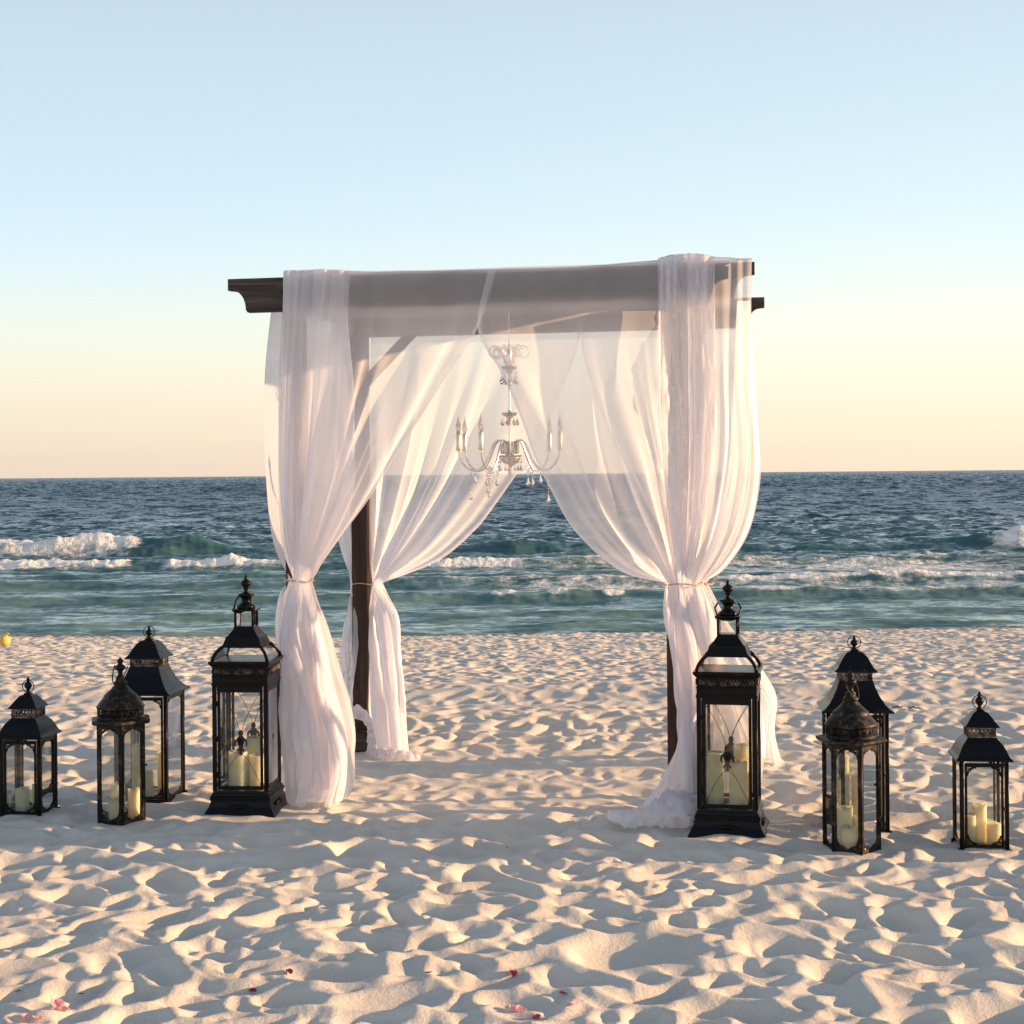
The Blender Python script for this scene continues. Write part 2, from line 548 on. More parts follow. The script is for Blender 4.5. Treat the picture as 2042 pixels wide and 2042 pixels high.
    # lacy leftover foam between the breakers
    lace = (.345*sstep(31.0, 33.5, Y)*(1-sstep(44, 47, Y)))*(.5+.8*sstep(-4, 2, X))*(1+.6*noise2(X*.15, Y*.4, 50))
    lace2 = .30*sstep(43, 45, Y)*(1-sstep(47.0, 48.6, Y))*(1-sstep(prx(700, 45), prx(900, 45), X))
    edge = .22*np.exp(-((Y-24.6)/.5)**2)
    foam = np.maximum(foam, np.maximum(np.maximum(lace, lace2), edge))
    depth = np.clip((Y-23)/60.0, 0, 1)
    # gentle tilt so the sea laps up the sand
    o = grid_mesh('sea', np.stack([X, Y, Z + SEA_Z - .03], -1), mat, {'foam': foam, 'depth': depth})
    o['kind'] = 'structure'
    print('sea grid', X.shape)
# ---------------------------------------------------------------- more materials
def mat_wood(name, c0, c1, c2):
    m, t, out = new_mat(name)
    L = t.links.new
    p = nn(t, 'ShaderNodeBsdfPrincipled', i_Roughness=.72)
    p.inputs['Specular IOR Level'].default_value = .3
    tcd = nn(t, 'ShaderNodeTexCoord')
    g = nn(t, 'ShaderNodeAttribute', attribute_name='grain')
    mp = nn(t, 'ShaderNodeMapping'); mp.inputs['Scale'].default_value = (1, 1, 1)
    L(tcd.outputs['Object'], mp.inputs[0])
    if name == 'beam_wood': mp.inputs['Scale'].default_value = (2.0, 22, 22)
    else: mp.inputs['Scale'].default_value = (22, 22, 2.0)
    n = nn(t, 'ShaderNodeTexNoise', i_Scale=1.0, i_Detail=6.0, i_Roughness=.65, i_Distortion=.6)
    L(mp.outputs[0], n.inputs['Vector'])
    r = nn(t, 'ShaderNodeValToRGB'); ramp(r, [(.32, c0), (.52, c1), (.72, c2)])
    L(n.outputs[0], r.inputs[0])
    # knots
    v = nn(t, 'ShaderNodeTexVoronoi', i_Scale=3.1)
    L(tcd.outputs['Object'], v.inputs['Vector'])
    kr = nn(t, 'ShaderNodeMapRange'); kr.inputs['From Min'].default_value = .03; kr.inputs['From Max'].default_value = .13
    L(v.outputs['Distance'], kr.inputs['Value'])
    km = nn(t, 'ShaderNodeMix', data_type='RGBA'); km.inputs['A'].default_value = (.008, .006, .005, 1)
    L(kr.outputs[0], km.inputs['Factor']); L(r.outputs[0], km.inputs['B'])
    L(km.outputs['Result'], p.inputs['Base Color'])
    b = nn(t, 'ShaderNodeBump', i_Strength=.5, i_Distance=.003)
    L(n.outputs[0], b.inputs['Height']); L(b.outputs[0], p.inputs['Normal'])
    L(p.outputs[0], out.inputs[0])
    return m

def mat_sheer(name, cover, col=(.90, .87, .88), weave=1.0):
    """thin woven voile: threads scatter light both ways, gaps let it straight through; folds seen edge-on look denser"""
    m, t, out = new_mat(name)
    L = t.links.new
    d = nn(t, 'ShaderNodeBsdfDiffuse'); d.inputs['Color'].default_value = (*col, 1)
    tr = nn(t, 'ShaderNodeBsdfTranslucent'); tr.inputs['Color'].default_value = (*col, 1)
    mx = nn(t, 'ShaderNodeMixShader', n_0=.66)
    L(d.outputs[0], mx.inputs[1]); L(tr.outputs[0], mx.inputs[2])
    tp = nn(t, 'ShaderNodeBsdfTransparent'); tp.inputs['Color'].default_value = (1, 1, 1, 1)
    geo = nn(t, 'ShaderNodeNewGeometry')
    dot = nn(t, 'ShaderNodeVectorMath', operation='DOT_PRODUCT')
    L(geo.outputs['Normal'], dot.inputs[0]); L(geo.outputs['Incoming'], dot.inputs[1])
    ab = nn(t, 'ShaderNodeMath', operation='ABSOLUTE'); L(dot.outputs['Value'], ab.inputs[0])
    mxm = nn(t, 'ShaderNodeMath', operation='MAXIMUM', n_1=.12); L(ab.outputs[0], mxm.inputs[0])
    inv = nn(t, 'ShaderNodeMath', operation='DIVIDE', n_0=1.0); L(mxm.outputs[0], inv.inputs[1])
    # openness of the weave, a little uneven from place to place
    tcd = nn(t, 'ShaderNodeTexCoord')
    n = nn(t, 'ShaderNodeTexNoise', i_Scale=9.0, i_Detail=4.0)
    L(tcd.outputs['Object'], n.inputs['Vector'])
    op = nn(t, 'ShaderNodeMapRange')
    op.inputs['To Min'].default_value = min(.97, 1-cover+.06); op.inputs['To Max'].default_value = max(.02, 1-cover-.06)
    L(n.outputs[0], op.inputs['Value'])
    dens = nn(t, 'ShaderNodeAttribute', attribute_name='layers')
    ex = nn(t, 'ShaderNodeMath', operation='MULTIPLY'); L(inv.outputs[0], ex.inputs[0]); L(dens.outputs['Fac'], ex.inputs[1])
    pw = nn(t, 'ShaderNodeMath', operation='POWER'); L(op.outputs[0], pw.inputs[0]); L(ex.outputs[0], pw.inputs[1])
    ms = nn(t, 'ShaderNodeMixShader')
    L(pw.outputs[0], ms.inputs[0]); L(mx.outputs[0], ms.inputs[1]); L(tp.outputs[0], ms.inputs[2])
    L(ms.outputs[0], out.inputs[0])
    return m

M_BEAM = mat_wood('beam_wood', (.024, .019, .017), (.060, .046, .038), (.14, .108, .090))
M_POST = mat_wood('post_wood', (.024, .014, .011), (.052, .028, .020), (.10, .056, .040))

# ---------------------------------------------------------------- the arch frame
PG_ANG = -rad(10.8)
PG_O = Vector((-1.362, 7.6, 0.0))
PU = Vector((math.cos(PG_ANG), math.sin(PG_ANG), 0))
PV = Vector((-math.sin(PG_ANG), math.cos(PG_ANG), 0))
def pgw(u, v, z): return PG_O + PU*u + PV*v + Vector((0, 0, z))
def W2(px, py, v):
    """point on the upright plane v metres behind the front of the arch"""
    tx, tz = ray(px, py)
    c = PG_O.dot(PV) + v
    Y = c/(tx*PV.x + PV.y)
    return Vector((tx*Y, Y, CAMH + tz*Y))

PAD_LIST = [(pgw(.31, .035, 0), .16), (pgw(2.14, .035, 0), .16), (pgw(.24, 1.47, 0), .16), (pgw(2.135, 1.47, 0), .16)]

def build_arch():
    root = empty('wedding_arch', pgw(0, 0, 0), PG_ANG)
    tag(root, 'dark brown timber wedding arch with notched beams, draped in white voile', 'arch')
    L = 2.51
    def beam(v0, v1, z0, z1, shift=0.0):
        m = MB()
        hh = z1-z0
        def end(sx):   # scalloped end outline, from the top corner down
            pts = [(0.0, z1), (0.0, z1-hh*.34)]
            for k in range(1, 9):
                a = math.pi/2*k/8
                pts.append((.028 + .062*math.sin(a) if k else 0, z1-hh*.36-(hh*.56)*(1-math.cos(a))))
            pts.append((.098, z0))
            return pts
        e = end(1)
        out = [(shift+x, z) for x, z in e] + [(shift+L-x, z) for x, z in e[::-1]]
        n = len(out)
        vs = [(x, v0, z) for x, z in out] + [(x, v1, z) for x, z in out]
        fs = [tuple(range(n)), tuple(range(n, 2*n))[::-1]] + [(i, n+i, n+(i+1) % n, (i+1) % n) for i in range(n)]
        m._add(vs, fs)
        return m
    b1 = beam(0.0, .038, 2.337, 2.5).build('beam', M_BEAM, root)
    tag(b1, 'front beam with scalloped ends')
    b2 = beam(1.47, 1.508, 2.337, 2.5).build('beam', M_BEAM, root)
    tag(b2, 'rear beam with scalloped ends')
    for u in (.31, 2.14):
        m = MB(); m.box(-.019, .019, .04, 1.468, 2.36, 2.485)
        m.build('side_rail', M_POST, root).location = (u + (.02 if u < 1 else -.02), 0, 0)
    m = MB(); m.box(-.018, .018, .04, 1.468, 2.445, 2.481)
    m.build('cross_bar', M_BEAM, root).location = (1.245, 0, 0)
    for (u, v) in ((.31, .085), (2.14, .085), (.24, 1.424), (2.135, 1.424)):
        m = MB()
        w = .0445
        zs = [-.25, .3, .8, 1.3, 1.8, 2.34]
        prof = [(-w, -w+.004), (-w+.004, -w), (w-.004, -w), (w, -w+.004), (w, w-.004), (w-.004, w), (-w+.004, w), (-w, w-.004)]
        vs = [(x, y, z) for z in zs for x, y in prof]
        fs = [(j*8+i, j*8+(i+1) % 8, (j+1)*8+(i+1) % 8, (j+1)*8+i) for j in range(len(zs)-1) for i in range(8)]
        fs += [tuple(range(8))[::-1], tuple(len(zs)*8-8+i for i in range(8))]
        m._add(vs, fs)
        o = m.build('post', M_POST, root, (u, v, 0))
    def brace(u, v, sx):
        m = MB()
        a, w = .21, .036
        m._add([(sx*.046, -.018, 2.335-a-.075), (sx*.046, -.018, 2.335-a), (sx*(.046+a), -.018, 2.335), (sx*(.046+a+.075), -.018, 2.335),
                (sx*.046, .018, 2.335-a-.075), (sx*.046, .018, 2.335-a), (sx*(.046+a), .018, 2.335), (sx*(.046+a+.075), .018, 2.335)],
               [(0, 1, 2, 3), (7, 6, 5, 4), (0, 4, 5, 1), (1, 5, 6, 2), (2, 6, 7, 3), (3, 7, 4, 0)])
        m.build('brace', M_POST, root, (u, v, 0))
    brace(.24, 1.424, 1)
    # dark sand bag weight / foot block half buried at the rear left post
    m = MB(); m.poly([(-.08, .075), (.10, .066), (.115, .055)], 4, math.pi/4)
    f = m.build('foot_block', M_BEAM, root, (.245, 1.40, base_z(-.9, 8.9)))
    return root

# ---------------------------------------------------------------- curtains
def crom(P, n):
    """resample a polyline smoothly by arc length (Catmull-Rom) to n points"""
    P = np.array(P, float)
    if len(P) == 2:
        t = np.linspace(0, 1, n)[:, None]
        return P[0]*(1-t)+P[1]*t
    Q = np.vstack([2*P[0]-P[1], P, 2*P[-1]-P[-2]])
    out = []
    for i in range(1, len(Q)-2):
        t = np.linspace(0, 1, 24, endpoint=False)[:, None]
        p0, p1, p2, p3 = Q[i-1], Q[i], Q[i+1], Q[i+2]
        out.append(.5*((2*p1)+(-p0+p2)*t+(2*p0-5*p1+4*p2-p3)*t*t+(-p0+3*p1-3*p2+p3)*t**3))
    D = np.vstack(out+[P[-1:]])
    s = np.concatenate([[0], np.cumsum(np.linalg.norm(np.diff(D, axis=0), axis=1))])
    ss = np.linspace(0, s[-1], n)
    return np.stack([np.interp(ss, s, D[:, k]) for k in range(3)], 1)

def curtain(name, strands, tie, label, group, mat, pl=(10, .02), seed=1, nu=120, nv=(84, 56), layers=1.0, over=None, tie_r=.055, wrinkle=0.0, foot=True, parent=None, part=False, topfold=.10, ridge=0.0):
    """strands: list of (upper, lower) lists of (px, py, v) guide points; upper ends where the tie gathers the cloth"""
    rs = np.random.RandomState(seed)
    U = []; Lw = []
    for up, lo in strands:
        a = [np.array(W2(*p)) for p in up]
        if over is not None:      # cloth folded over the beam top, tail down the back
            top = a[0].copy()
            p1 = top + np.array(PV)*(over*.5) + np.array([0, 0, .010+ridge])
            p2 = top + np.array(PV)*over + np.array([0, 0, -.004])
            a[0] = top - np.array(PV)*.004
            a = [p2, p1] + a
        U.append(crom(a, nv[0]))
        if lo: Lw.append(crom([np.array(W2(*p)) for p in lo], nv[1]))
    G = np.stack(U)
    ntie = None
    if Lw:
        ntie = nv[0]-1
        G = np.concatenate([G, np.stack(Lw)[:, 1:]], 1)
    # blend across the strands
    k = len(strands)
    w = np.array([0]+list(np.cumsum([1.0]*(k-1))))/(k-1)
    u = np.linspace(0, 1, nu)
    if k == 2: P = G[0][None]*(1-u[:, None, None])+G[1][None]*u[:, None, None]
    else:
        P = np.zeros((nu, G.shape[1], 3))
        Q = np.concatenate([2*G[:1]-G[1:2], G, 2*G[-1:]-G[-2:-1]])
        for i, uu in enumerate(u):
            f = uu*(k-1); j = min(int(f), k-2); t = f-j
            p0, p1, p2, p3 = Q[j], Q[j+1], Q[j+2], Q[j+3]
            P[i] = .5*((2*p1)+(-p0+p2)*t+(2*p0-5*p1+4*p2-p3)*t*t+(-p0+3*p1-3*p2+p3)*t**3)
    nvv = P.shape[1]
    s = np.linspace(0, 1, nvv)
    # pleats
    npl, amp = pl
    uu = u[:, None]; vv = s[None, :]
    warp = .55*noise2(uu*3.1+vv*.25, vv*.9+seed*.7, seed) + .2*noise2(uu*9+vv*.5, vv*2.0, seed+1)
    ph = uu + .24*warp
    W_ = np.zeros((nu, nvv)); tot = 0
    Wt = np.zeros((nu, nvv)); tt = 0
    for h in range(4):
        fr = npl*(.28+.30*h)*(1+.15*rs.randn()); a_ = 1/(1+h*.75)
        W_ += a_*np.sin(2*math.pi*fr*ph + rs.rand()*6.28 + .9*noise2(vv*2.2+h, uu*0+seed, seed+h+3))
        tot += a_
        fr2 = max(2.0, npl*.5)*(.35+.40*h)
        Wt += a_*np.sin(2*math.pi*fr2*(ph+.05*vv) + rs.rand()*6.28 + 1.4*noise2(vv*3.0+h, uu*1.5+seed, seed+h+13))
    if Lw:
        sT = s[nv[0]-1]
        mixt = sstep(sT, sT+.10, s)[None, :]
        W_ = W_*(1-mixt) + Wt*1.25*mixt
    W_ = W_/tot*1.7
    W_ = np.sign(W_)*np.abs(W_)**.85
    env = np.ones(nvv)
    if ntie:
        st = s[ntie]
        nearT = np.exp(-((s-st)/.045)**2)
        top = sstep(0, .22, s)
        top = sstep(.05, st*.85, s)
        env = (topfold+(1-topfold)*top)*(1-.30*nearT)
        low = sstep(st, st+.12, s)
        env = env*(1+.5*low)
    else:
        env = .3+.7*sstep(0, .25, s)
    N = np.array(PV)[None, None, :]
    # width of the bundle at each height limits how deep its folds can be
    width = np.linalg.norm(P[-1]-P[0], axis=1)
    A = amp*env*np.clip(width/.22, .45, 1.35)
    side = np.array(PU)[None, None, :]
    P = P + N*(W_*A[None, :])[:, :, None]
    P = P + side*(np.cos(2*math.pi*npl*ph*1.3+seed)*A[None, :]*.35*np.sin(math.pi*u)[:, None])[:, :, None]
    if ntie:      # loose billows in the tails and slow waves in the hanging cloth
        lowm = sstep(st, st+.10, s)[None, :]*(width[None, :] > 0)
        bil = fbm(uu*2.6+vv*1.5, vv*5.5-uu*1.5, seed+31, 3, .5)
        bil2 = fbm(uu*2.2-vv*2.0, vv*4.5+uu, seed+37, 3, .5)
        P = P + N*(bil*.055*lowm*np.clip(width/.25, .3, 1.2)[None, :])[:, :, None] + side*(bil2*.038*lowm)[:, :, None]
        hang = (sstep(.08, .3, s)*(1-sstep(st-.10, st, s)))[None, :]
        P = P + N*(noise2(uu*3.2+vv, vv*2.5, seed+41)*.05*hang)[:, :, None]
    if wrinkle:
        wr = fbm(uu*7+vv*5, vv*16-uu*5, seed+20, 4, .55)
        P = P + N*(wr*wrinkle)[:, :, None]
    if ntie and tie_r:
        # round the gathered bundle into a rope-like waist
        c = P[:, ntie].mean(0)
        g = np.exp(-((s-s[ntie])/.03)**2)
        th = (u*2-1)*math.pi*.95
        ring = np.array(PV)[None]*(-np.cos(th)*tie_r*.7)[:, None]
        P = P + ring[:, None, :]*g[None, :, None]
    # rest on the sand rather than in it
    if foot:
        gzz = ground(P[..., 0], P[..., 1], False)
        lowz = P[..., 2]
        pen = np.clip(gzz+.012-lowz, 0, None)
        P[..., 2] = lowz+pen
    org = P.reshape(-1, 3).mean(0); org[2] = P[..., 2].min()
    lay = np.full(P.shape[:2], layers)
    gath = np.clip(width.max()/np.maximum(width, .05), 1, 6)**1.0    # gathered cloth lies in more layers
    lay = lay*gath[None, :]
    if over is not None:      # the header is folded double where it lies on the beam
        lay = lay*(1+.9*sstep(2.27, 2.33, P[..., 2]))
    # selvedges and hem are turned over and sewn
    lay[:2] = layers*2.2; lay[-2:] = layers*2.2
    lay[:, -2:] = layers*2.2
    if ntie:
        lay = lay*(1+.8*np.exp(-((s-s[ntie])/.05)**2))[None, :]
    o = grid_mesh(name, P-org, mat, {'layers': lay})
    o.location = org
    if part:
        o.parent = parent
        o.location = org - np.array(parent.location)
    else:
        tag(o, label, 'curtain', group)
    if tie is not None:
        m = MB()
        c = np.array(W2(*tie[:3]))
        pts = [Vector(c) + PU*(tie[3] if len(tie) > 3 else .075)*.9*math.cos(a) + PV*.07*math.sin(a) + Vector((0, 0, .004*math.sin(3*a))) for a in np.linspace(0, 2*math.pi, 24, endpoint=False)]
        m.v = []
        m.tube([p-Vector(org) for p in pts], .0032, 6, True)
        m.build('tie_cord', M_CORD, o)
    return o

def simple_mat(name, col, rough=.6, metal=0.0, spec=.5):
    m, t, out = new_mat(name)
    p = nn(t, 'ShaderNodeBsdfPrincipled', i_Roughness=rough, i_Metallic=metal)
    p.inputs['Base Color'].default_value = (*col, 1)
    p.inputs['Specular IOR Level'].default_value = spec
    tcd = nn(t, 'ShaderNodeTexCoord')
    n = nn(t, 'ShaderNodeTexNoise', i_Scale=30.0, i_Detail=4.0)
    t.links.new(tcd.outputs['Object'], n.inputs['Vector'])
    r = nn(t, 'ShaderNodeValToRGB')
    ramp(r, [(.3, tuple(c*.8 for c in col)), (.7, tuple(min(1, c*1.15) for c in col))])
    t.links.new(n.outputs[0], r.inputs[0]); t.links.new(r.outputs[0], p.inputs['Base Color'])
    t.links.new(p.outputs[0], out.inputs[0])
    return m
M_CORD = simple_mat('cord', (.55, .42, .32), .8)

def build_curtains():
    SH = mat_sheer('sheer_voile', .43, (.985, .962, .985))
    SD = mat_sheer('dense_voile', .66, (.985, .962, .985))
    G1 = 'white voile curtains tied back on the arch'
    G2 = 'white voile scarves thrown over the front beam'
    fl = curtain('voile_curtain', [
        ([(567, 551, -.02), (562, 640, -.03), (556, 780, -.03), (553, 930, -.03), (560, 1060, -.02), (580, 1158, -.02)], [(580, 1158, -.02), (560, 1200, -.03), (568, 1330, -.05), (570, 1460, -.07), (566, 1560, -.10), (574, 1612, -.14)]),
        ([(622, 550, -.02), (612, 700, -.03), (596, 900, -.04), (590, 1060, -.04), (592, 1158, -.03)], [(592, 1158, -.03), (592, 1250, -.06), (606, 1400, -.11), (620, 1540, -.17), (606, 1606, -.20)]),
        ([(790, 549, -.02), (780, 660, -.01), (722, 850, -.02), (655, 1040, -.03), (603, 1158, -.03)], [(603, 1158, -.03), (628, 1250, -.05), (654, 1400, -.09), (672, 1530, -.13), (662, 1604, -.15)]),
        ([(988, 547, -.02), (951, 657, -.01), (882, 762, -.02), (806, 885, -.03), (735, 1002, -.03), (668, 1092, -.03), (618, 1158, -.02)], [(618, 1158, -.02), (650, 1240, .02), (684, 1380, .02), (706, 1480, -.02), (708, 1550, -.05), (696, 1590, -.08)]),
    ], (596, 1158, -.02, .078), 'white voile curtain with its tail on the sand just right of the left tall lantern', G1, SH, (11, .026), 1, 150, (96, 64), 1.15, .05)
    curtain('voile_scarf', [
        ([(567, 549, -.035), (566, 660, -.05), (560, 800, -.06), (562, 940, -.06), (572, 1060, -.05), (584, 1156, -.05)], [(584, 1156, -.05), (566, 1215, -.07), (575, 1340, -.09), (590, 1460, -.10), (590, 1570, -.11)]),
        ([(630, 547, -.035), (620, 700, -.06), (612, 900, -.07), (600, 1060, -.06), (596, 1156, -.06)], [(596, 1156, -.06), (600, 1260, -.09), (625, 1400, -.12), (640, 1575, -.14)]),
        ([(697, 547, -.035), (692, 640, -.05), (701, 760, -.05), (702, 880, -.06), (700, 980, -.06), (660, 1080, -.06), (612, 1156, -.05)], [(612, 1156, -.05), (634, 1240, -.05), (664, 1400, -.08), (690, 1520, -.09), (696, 1572, -.1)]),
    ], None, 'narrow white voile scarf hanging over the left end of the front beam', G2, SH, (7, .020), 2, 96, (90, 56), 2.1, .055, topfold=.6)
    curtain('voile_curtain', [
        ([(543, 600, .10), (530, 720, .12), (527, 830, .14), (530, 950, .13), (543, 1070, .08), (574, 1158, .03)], [(574, 1158, .03), (554, 1190, .02), (556, 1280, .03), (570, 1400, .03), (566, 1560, .02)]),
        ([(566, 604, .35), (560, 800, .40), (562, 950, .34), (568, 1070, .18), (582, 1158, .05)], [(582, 1158, .05), (566, 1260, .08), (580, 1400, .10), (590, 1570, .10)]),
        ([(600, 606, .8), (600, 800, .8), (596, 950, .6), (590, 1070, .3), (590, 1158, .06)], [(590, 1158, .06), (600, 1300, .14), (610, 1450, .16), (625, 1560, .18)]),
    ], None, 'bluish shaded voile curtain on the left side of the arch, behind the front left tail', G1, SH, (5, .010), 3, 80, (72, 44), 1.5)
    frc = curtain('voile_curtain', [
        ([(972, 547, -.03), (953, 657, -.02), (1000, 745, -.02), (1040, 838, -.03), (1064, 905, -.03), (1098, 975, -.03), (1148, 1060, -.03), (1235, 1137, -.03), (1326, 1164, -.03)], [(1326, 1164, -.03), (1322, 1230, -.05), (1340, 1370, -.08), (1350, 1470, -.12), (1322, 1560, -.22), (1280, 1612, -.30)]),
        ([(1140, 542, -.02), (1150, 680, -.02), (1195, 850, -.04), (1250, 1000, -.05), (1308, 1110, -.05), (1338, 1164, -.05)], [(1338, 1164, -.05), (1345, 1280, -.07), (1365, 1420, -.10), (1372, 1530, -.20), (1340, 1622, -.30)]),
        ([(1310, 532, -.02), (1316, 700, -.03), (1335, 900, -.05), (1350, 1060, -.06), (1360, 1164, -.06)], [(1360, 1164, -.06), (1378, 1300, -.08), (1395, 1450, -.12), (1400, 1635, -.25)]),
        ([(1420, 526, -.02), (1424, 700, -.03), (1428, 900, -.06), (1412, 1060, -.06), (1384, 1164, -.05)], [(1384, 1164, -.05), (1412, 1280, -.06), (1438, 1450, -.08), (1450, 1630, -.15)]),
        ([(1499, 524, -.02), (1498, 640, -.02), (1500, 780, -.03), (1513, 870, -.04), (1516, 960, -.04), (1494, 1060, -.04), (1450, 1128, -.03), (1402, 1164, -.03)], [(1402, 1164, -.03), (1436, 1240, -.02), (1480, 1400, .0), (1512, 1500, .0), (1500, 1590, -.02)]),
    ], (1362, 1164, -.04, .10), 'white voile curtain bulging at the beam end, tied behind the right tall lantern', G1, SH, (12, .022), 4, 170, (100, 64), 1.0, .05)
    curtain('voile_scarf', [
        ([(1312, 524, -.035), (1312, 640, -.05), (1314, 800, -.06), (1322, 960, -.07), (1340, 1080, -.07), (1348, 1160, -.06)], [(1348, 1160, -.06), (1338, 1260, -.09), (1352, 1400, -.12), (1350, 1520, -.2), (1310, 1615, -.28)]),
        ([(1365, 520, -.035), (1368, 700, -.06), (1372, 900, -.07), (1368, 1060, -.07), (1362, 1160, -.06)], [(1362, 1160, -.06), (1370, 1300, -.10), (1385, 1450, -.14), (1380, 1630, -.26)]),
        ([(1425, 524, -.035), (1426, 700, -.05), (1428, 850, -.06), (1412, 1000, -.07), (1386, 1100, -.07), (1376, 1160, -.06)], [(1376, 1160, -.06), (1400, 1260, -.07), (1425, 1450, -.10), (1430, 1630, -.18)]),
    ], None, 'wide crumpled voile scarf bunched over the right part of the front beam', G2, SH, (7, .022), 5, 100, (96, 56), 2.0, .06, wrinkle=.014, topfold=.6, ridge=.004)
    curtain('voile_curtain', [
        ([(1496, 600, .25), (1508, 800, .30), (1514, 920, .30), (1500, 1040, .25), (1450, 1130, .15), (1400, 1162, .08)], [(1400, 1162, .08), (1440, 1260, .25), (1500, 1380, .4), (1530, 1480, .45), (1520, 1560, .45)]),
        ([(1480, 600, .6), (1490, 800, .65), (1488, 940, .55), (1465, 1060, .4), (1392, 1162, .12)], [(1392, 1162, .12), (1425, 1300, .3), (1470, 1450, .4), (1490, 1560, .45)]),
        ([(1470, 600, 1.0), (1462, 800, 1.0), (1450, 950, .8), (1420, 1060, .5), (1385, 1162, .12)], [(1385, 1162, .12), (1410, 1300, .3), (1440, 1450, .4), (1450, 1560, .45)]),
    ], None, 'sunlit voile curtain closing the right side of the arch behind the front right one', G1, SH, (7, .022), 6, 80, (72, 44), .5)
    blc = curtain('voile_curtain', [
        ([(742, 610, 1.455), (738, 800, 1.45), (738, 1000, 1.44), (739, 1163, 1.42)], [(739, 1163, 1.42), (733, 1240, 1.40), (738, 1380, 1.38), (748, 1480, 1.32), (776, 1540, 1.22)]),
        ([(860, 608, 1.455), (850, 800, 1.44), (806, 1000, 1.42), (746, 1163, 1.40)], [(746, 1163, 1.40), (765, 1280, 1.38), (780, 1400, 1.32), (788, 1545, 1.20)]),
        ([(1010, 606, 1.455), (975, 760, 1.44), (915, 930, 1.42), (836, 1070, 1.42), (753, 1163, 1.41)], [(753, 1163, 1.41), (785, 1240, 1.40), (799, 1400, 1.36), (806, 1545, 1.24)]),
        ([(1160, 604, 1.455), (1153, 690, 1.45), (1102, 820, 1.44), (1064, 895, 1.43), (1026, 952, 1.43), (984, 1012, 1.43), (948, 1057, 1.43), (875, 1118, 1.43), (760, 1163, 1.42)], [(760, 1163, 1.42), (793, 1238, 1.42), (806, 1390, 1.40), (812, 1490, 1.34), (830, 1545, 1.24)]),
    ], (724, 1163, 1.425, .072), 'rear left white voile curtain swept to the right of the bare dark post', G1, SH, (11, .024), 7, 130, (90, 56), 1.05)
    curtain('voile_curtain', [
        ([(662, 614, 1.455), (655, 800, 1.45), (652, 980, 1.44), (676, 1085, 1.42), (700, 1163, 1.41)], [(700, 1163, 1.41), (682, 1260, 1.42), (668, 1350, 1.42), (664, 1440, 1.40), (672, 1500, 1.36)]),
        ([(684, 613, 1.455), (680, 800, 1.45), (680, 1000, 1.44), (694, 1090, 1.42), (704, 1163, 1.40)], [(704, 1163, 1.40), (697, 1260, 1.40), (690, 1380, 1.38), (688, 1450, 1.34), (695, 1500, 1.30)]),
        ([(704, 612, 1.455), (704, 800, 1.45), (705, 1000, 1.44), (706, 1163, 1.40)], [(706, 1163, 1.40), (708, 1260, 1.38), (708, 1360, 1.34), (704, 1415, 1.32), (712, 1440, 1.30)]),
    ], None, 'narrow voile curtain hanging left of the bare dark rear post', G1, SH, (4, .018), 8, 56, (64, 44), 1.6)
    br = curtain('voile_curtain', [
        ([(1162, 604, 1.455), (1160, 690, 1.45), (1184, 780, 1.44), (1215, 862, 1.44), (1255, 945, 1.43), (1305, 1035, 1.42), (1360, 1115, 1.42), (1394, 1163, 1.41)], [(1394, 1163, 1.41), (1410, 1260, 1.38), (1440, 1400, 1.34), (1470, 1560, 1.3)]),
        ([(1300, 599, 1.455), (1320, 780, 1.44), (1350, 960, 1.42), (1380, 1080, 1.41), (1400, 1163, 1.40)], [(1400, 1163, 1.40), (1440, 1290, 1.36), (1490, 1430, 1.30), (1510, 1560, 1.26)]),
        ([(1470, 593, 1.455), (1486, 760, 1.44), (1480, 930, 1.42), (1440, 1080, 1.41), (1410, 1163, 1.40)], [(1410, 1163, 1.40), (1458, 1250, 1.38), (1530, 1345, 1.34), (1556, 1390, 1.30), (1548, 1450, 1.3), (1560, 1545, 1.22)]),
    ], (1402, 1163, 1.41, .06), 'rear right white voile curtain whose tail flares out past the tall lantern on the right', G1, SH, (10, .024), 9, 110, (84, 52), 1.05)
    def onsand(px, py, v, up=.03):
        p = W2(px, py, v); p.z = gz(p.x, p.y)+up
        return p
    rumple('train', [onsand(1212, 1604, -.34, .030), onsand(1250, 1596, -.34, .038), onsand(1300, 1600, -.34, .05), onsand(1345, 1606, -.30, .07), onsand(1400, 1606, -.16, .06)], [.020, .044, .052, .085, .095, .05], SD, 5, frc)
    rumple('gathered_swag', [W2(664, 1475, 1.33), W2(680, 1432, 1.32), W2(704, 1420, 1.31), W2(728, 1428, 1.31), W2(742, 1460, 1.31), W2(752, 1505, 1.30)], [.040, .046, .044, .040, .050, .060], SD, 8, blc)
    rumple('hem_pool', [onsand(744, 1522, 1.24, .02), onsand(775, 1536, 1.18, .02), onsand(805, 1540, 1.16, .02), onsand(838, 1532, 1.20, .012)], [.030, .045, .045, .020], SD, 11, blc)
    # sheet laid over the top of the frame
    m_ = []
    for v in np.linspace(-.03, 1.52, 26):
        row = []
        for u_ in np.linspace(.40, 2.40, 90):
            sag = .055*math.sin(math.pi*(v+.03)/1.55)*(.8+.5*noise_u(u_*.8, v+4))
            row.append(pgw(u_, v, 2.507-sag+.030*max(0, noise_u(u_*.7, v+7))*math.exp(-((u_-.7)/.5)**2)))
        m_.append(row)
    Pm = np.array(m_)
    org = Pm.reshape(-1, 3).mean(0)
    o = grid_mesh('voile_canopy', Pm-org, SH, {'layers': np.full(Pm.shape[:2], 1.3)})
    o.location = org
    tag(o, 'sheet of white voile laid flat over the top of the arch', 'canopy')
    return fl
